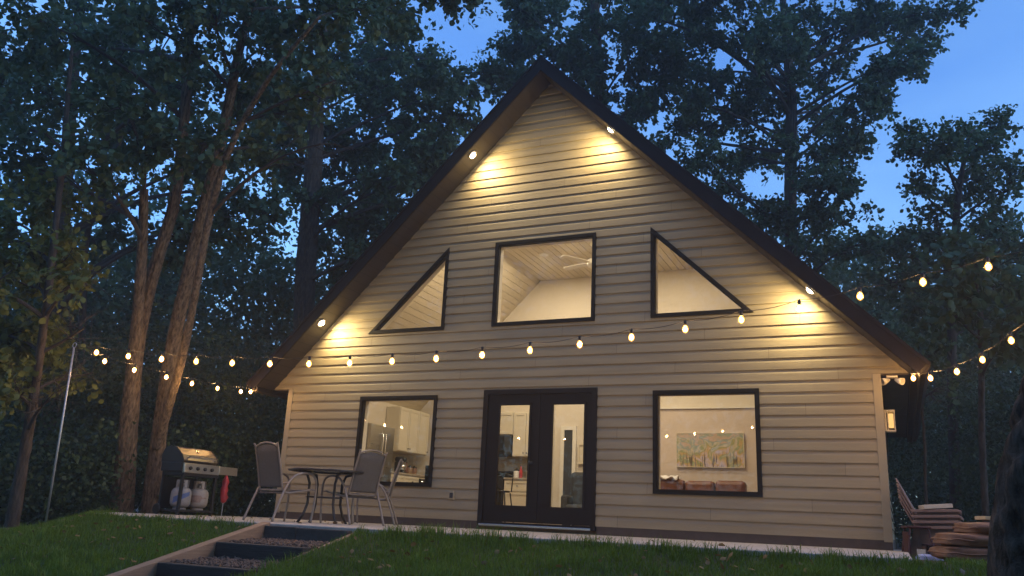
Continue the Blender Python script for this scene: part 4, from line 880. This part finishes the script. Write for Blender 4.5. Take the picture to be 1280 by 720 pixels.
# ------------------------------------------------------------------ woodland mass and undergrowth
def mass(name, specs, leafm, size, seed, lab, cat):
    """specs: (u0,u1,v0,v1,d0,d1,nclumps,clump radius,leaves per clump)"""
    rg = np.random.default_rng(seed); P = []; TS = []
    for u0, u1, v0, v1, d0, d1, nc_, cr_, nlv in specs:
        for _ in range(nc_):
            d = rg.uniform(d0, d1); c_ = at(rg.uniform(u0, u1), rg.uniform(v0, v1), d)
            g_ = float(gz(c_[0], c_[1]))
            if c_[2] < g_+.1: c_[2] = g_+rg.uniform(.1, .7)
            if -6.0 < c_[0] < 6.2 and -4.5 < c_[1] < 9.2: continue
            s = cr_*rg.uniform(.6, 1.3); ncl = max(3, nlv//14)
            cc = c_+rg.normal(size=(ncl, 3))*s*np.array([.62, .62, .45]); k_ = rg.integers(0, ncl, nlv); p = cc[k_]+rg.normal(size=(nlv, 3))*.16
            p = p[(p[:, 2] > g_+.02) & ~((np.abs(p[:, 0]) < 6.2) & (p[:, 1] > -4.8) & (p[:, 1] < 8.8) & (p[:, 2] < 8.6-np.abs(p[:, 0])))]; P.append(p); TS.append(np.full(len(p), rg.uniform(-.25, .6)))
    P = np.concatenate(P); D = rg.normal(size=P.shape); D[:, 2] -= .2
    o = stuff(link(name, leaf_mesh(name, P, D, size, rg, np.concatenate(TS), simple=True), leafm)); o['label'] = lab; o['category'] = cat; return len(P)
NW = mass('woodland', [(-160, 640, 320, 640, 24, 40, 420, 1.5, 380), (-260, 640, 380, 650, 40, 60, 260, 2.6, 420), (1040, 1600, 420, 660, 38, 56, 150, 2.4, 420), (-160, 600, 40, 330, 24, 40, 95, 1.4, 220), (1060, 1480, 360, 640, 24, 42, 240, 1.5, 380), (620, 1080, 280, 420, 26, 36, 40, 1.5, 200), (1040, 1260, 300, 380, 26, 36, 26, 1.2, 200)], 'leafblue', .20, 41, 'dense dark woodland leaves filling the background behind the house', 'woodland')
NU = mass('undergrowth', [(-120, 380, 440, 650, 15.5, 24, 230, .8, 480), (-120, 140, 520, 640, 12.6, 15.5, 36, .5, 300), (1110, 1420, 480, 670, 14.5, 22, 170, .75, 440), (180, 350, 560, 640, 14.6, 16.5, 30, .55, 330)], 'leafbush', .082, 42, 'low leafy undergrowth along the wood edge', 'undergrowth')

# unseen woods added behind and beside viewer to cut sky light, mirrored in panes
rgw = np.random.default_rng(52); P = []
for _ in range(620):
    a = rgw.uniform(-2.95, -.05) if rgw.random() < .8 else rgw.uniform(-.3, .25); r = rgw.uniform(19, 30)
    c_ = np.array([3+r*math.cos(a)*1.05, -11+r*math.sin(a), -1+rgw.uniform(0, 1)*19])
    P.append(c_+rgw.normal(size=(170, 3))*np.array([1.3, 1.3, 1.0]))
P = np.concatenate(P); D = rgw.normal(size=P.shape)
o = stuff(link('woodland', leaf_mesh('woodland', P, D, .38, rgw, simple=True), 'leafblue')); o['label'] = 'unseen woods added around the clearing to dim the house front'; o['category'] = 'woodland'

# ------------------------------------------------------------------ grass
rg = np.random.default_rng(77)
def blades(n, x0, x1, y0, y1, h0, h1, tuft=0):
    x = rg.uniform(x0, x1, n); y = rg.uniform(y0, y1, n)
    if tuft:
        k = rg.integers(0, max(1, n//40), n); tx = rg.uniform(x0, x1, n//40+1); ty = rg.uniform(y0, y1, n//40+1); x = tx[k]+rg.normal(size=n)*.05; y = ty[k]+rg.normal(size=n)*.05
    inp = (y > -4.50) & (x < 5.21) & (-.73*(x+4.2)-.684*(y+4.5) < 0)
    ins = (x > STX0-.085) & (x < STX1+.035) & (y > STY1)
    keep = ~(inp | ins); x, y = x[keep], y[keep]; n = len(x); z = gz(x, y)-.005
    patch = .5+.5*np.sin(x*2.3+np.sin(y*1.9)*1.3)*np.sin(y*2.7+np.sin(x*1.3)); h = rg.uniform(h0, h1, n)*(.7+.6*patch); a = rg.uniform(0, 2*np.pi, n); w = rg.uniform(.0022, .0042, n); bend = rg.uniform(.1, .75, n)*h; ba = rg.uniform(0, 2*np.pi, n)
    P = np.stack([x, y, z], -1); u = np.stack([np.cos(a), np.sin(a), 0*a], -1)*w[:, None]; bd = np.stack([np.cos(ba), np.sin(ba), 0*ba], -1)
    M1 = P+bd*(bend*.3)[:, None]; M1[:, 2] += h*.6; TP = P+bd*bend[:, None]; TP[:, 2] += h*(1-.25*bend/h)
    V = np.stack([P-u, P+u, M1-u*.8, M1+u*.8, TP], 1).reshape(-1, 3); T = (np.arange(n)[:, None, None]*5+np.array([(0, 1, 3), (0, 3, 2), (2, 3, 4)])[None]).reshape(-1, 3)
    return V, T, np.repeat(np.clip(.55*rg.beta(2, 2, n)+.35*patch, 0, 1), 5)
parts = [blades(150000, -8.5, 7.6, -7.6, -4.40, .045, .095), blades(26000, -7.5, -4.0, -5.5, -2.2, .05, .10), blades(9000, 5.5, 7.8, -4.6, -1.0, .04, .09), blades(9000, -7, 7, -7.2, -4.46, .09, .16, 1), blades(3600, -4.1, 5.5, -4.62, -4.47, .08, .17, 1), blades(30000, -6, 8, -11.5, -7.6, .05, .10)]
off = 0; Vs, Ts, tn = [], [], []
for V, T, q in parts: Vs.append(V); Ts.append(T+off); tn.append(q); off += len(V)
o = stuff(link('lawn_grass', npmesh('lawn_grass', np.concatenate(Vs), np.concatenate(Ts), np.concatenate(tn)), 'grassblade')); o['label'] = 'short green lawn grass on the slope below the patio'; o['category'] = 'grass'
# fallen leaves on lawn and patio
n = 420; rg = np.random.default_rng(91); x = rg.uniform(-7, 7.4, n); y = -4.6-np.abs(rg.normal(size=n))*1.3; on = rg.random(n) < .12; y[on] = rg.uniform(-4.4, -.3, on.sum()); x[on] = rg.uniform(-5, 5, on.sum())
z = np.where(on, ZS+.006, gz(x, y)+.055); ok = ~((x > STX0-.1) & (x < STX1+.1) & (y < -4.45)); P = np.stack([x, y, z], -1)[ok]; D = rg.normal(size=P.shape); D[:, 2] *= .15
leafmat('deadleaf', (.10, .055, .02), (.30, .20, .07), .2); o = stuff(link('fallen_leaves', leaf_mesh('fallen_leaves', P, D, .06, rg), 'deadleaf')); o['label'] = 'scattered fallen leaves on the lawn and patio'; o['category'] = 'leaves'
print('LEAVES', NL, NW, NU)

# ------------------------------------------------------------------ evening haze
m = bpy.data.materials.new('haze'); m.use_nodes = True; t = m.node_tree; t.nodes.clear(); MATS['haze'] = m
pv = t.nodes.new('ShaderNodeVolumePrincipled'); pv.inputs['Density'].default_value = .0030; pv.inputs['Color'].default_value = (.85, .87, .88, 1); pv.inputs['Anisotropy'].default_value = .35
o = t.nodes.new('ShaderNodeOutputMaterial'); t.links.new(pv.outputs[0], o.inputs['Volume'])
hz = stuff(MB().box(-200, 200, -200, 200, -6, 32).build('haze', 'haze')); hz['label'] = 'thin evening haze around the house'; hz['category'] = 'haze'
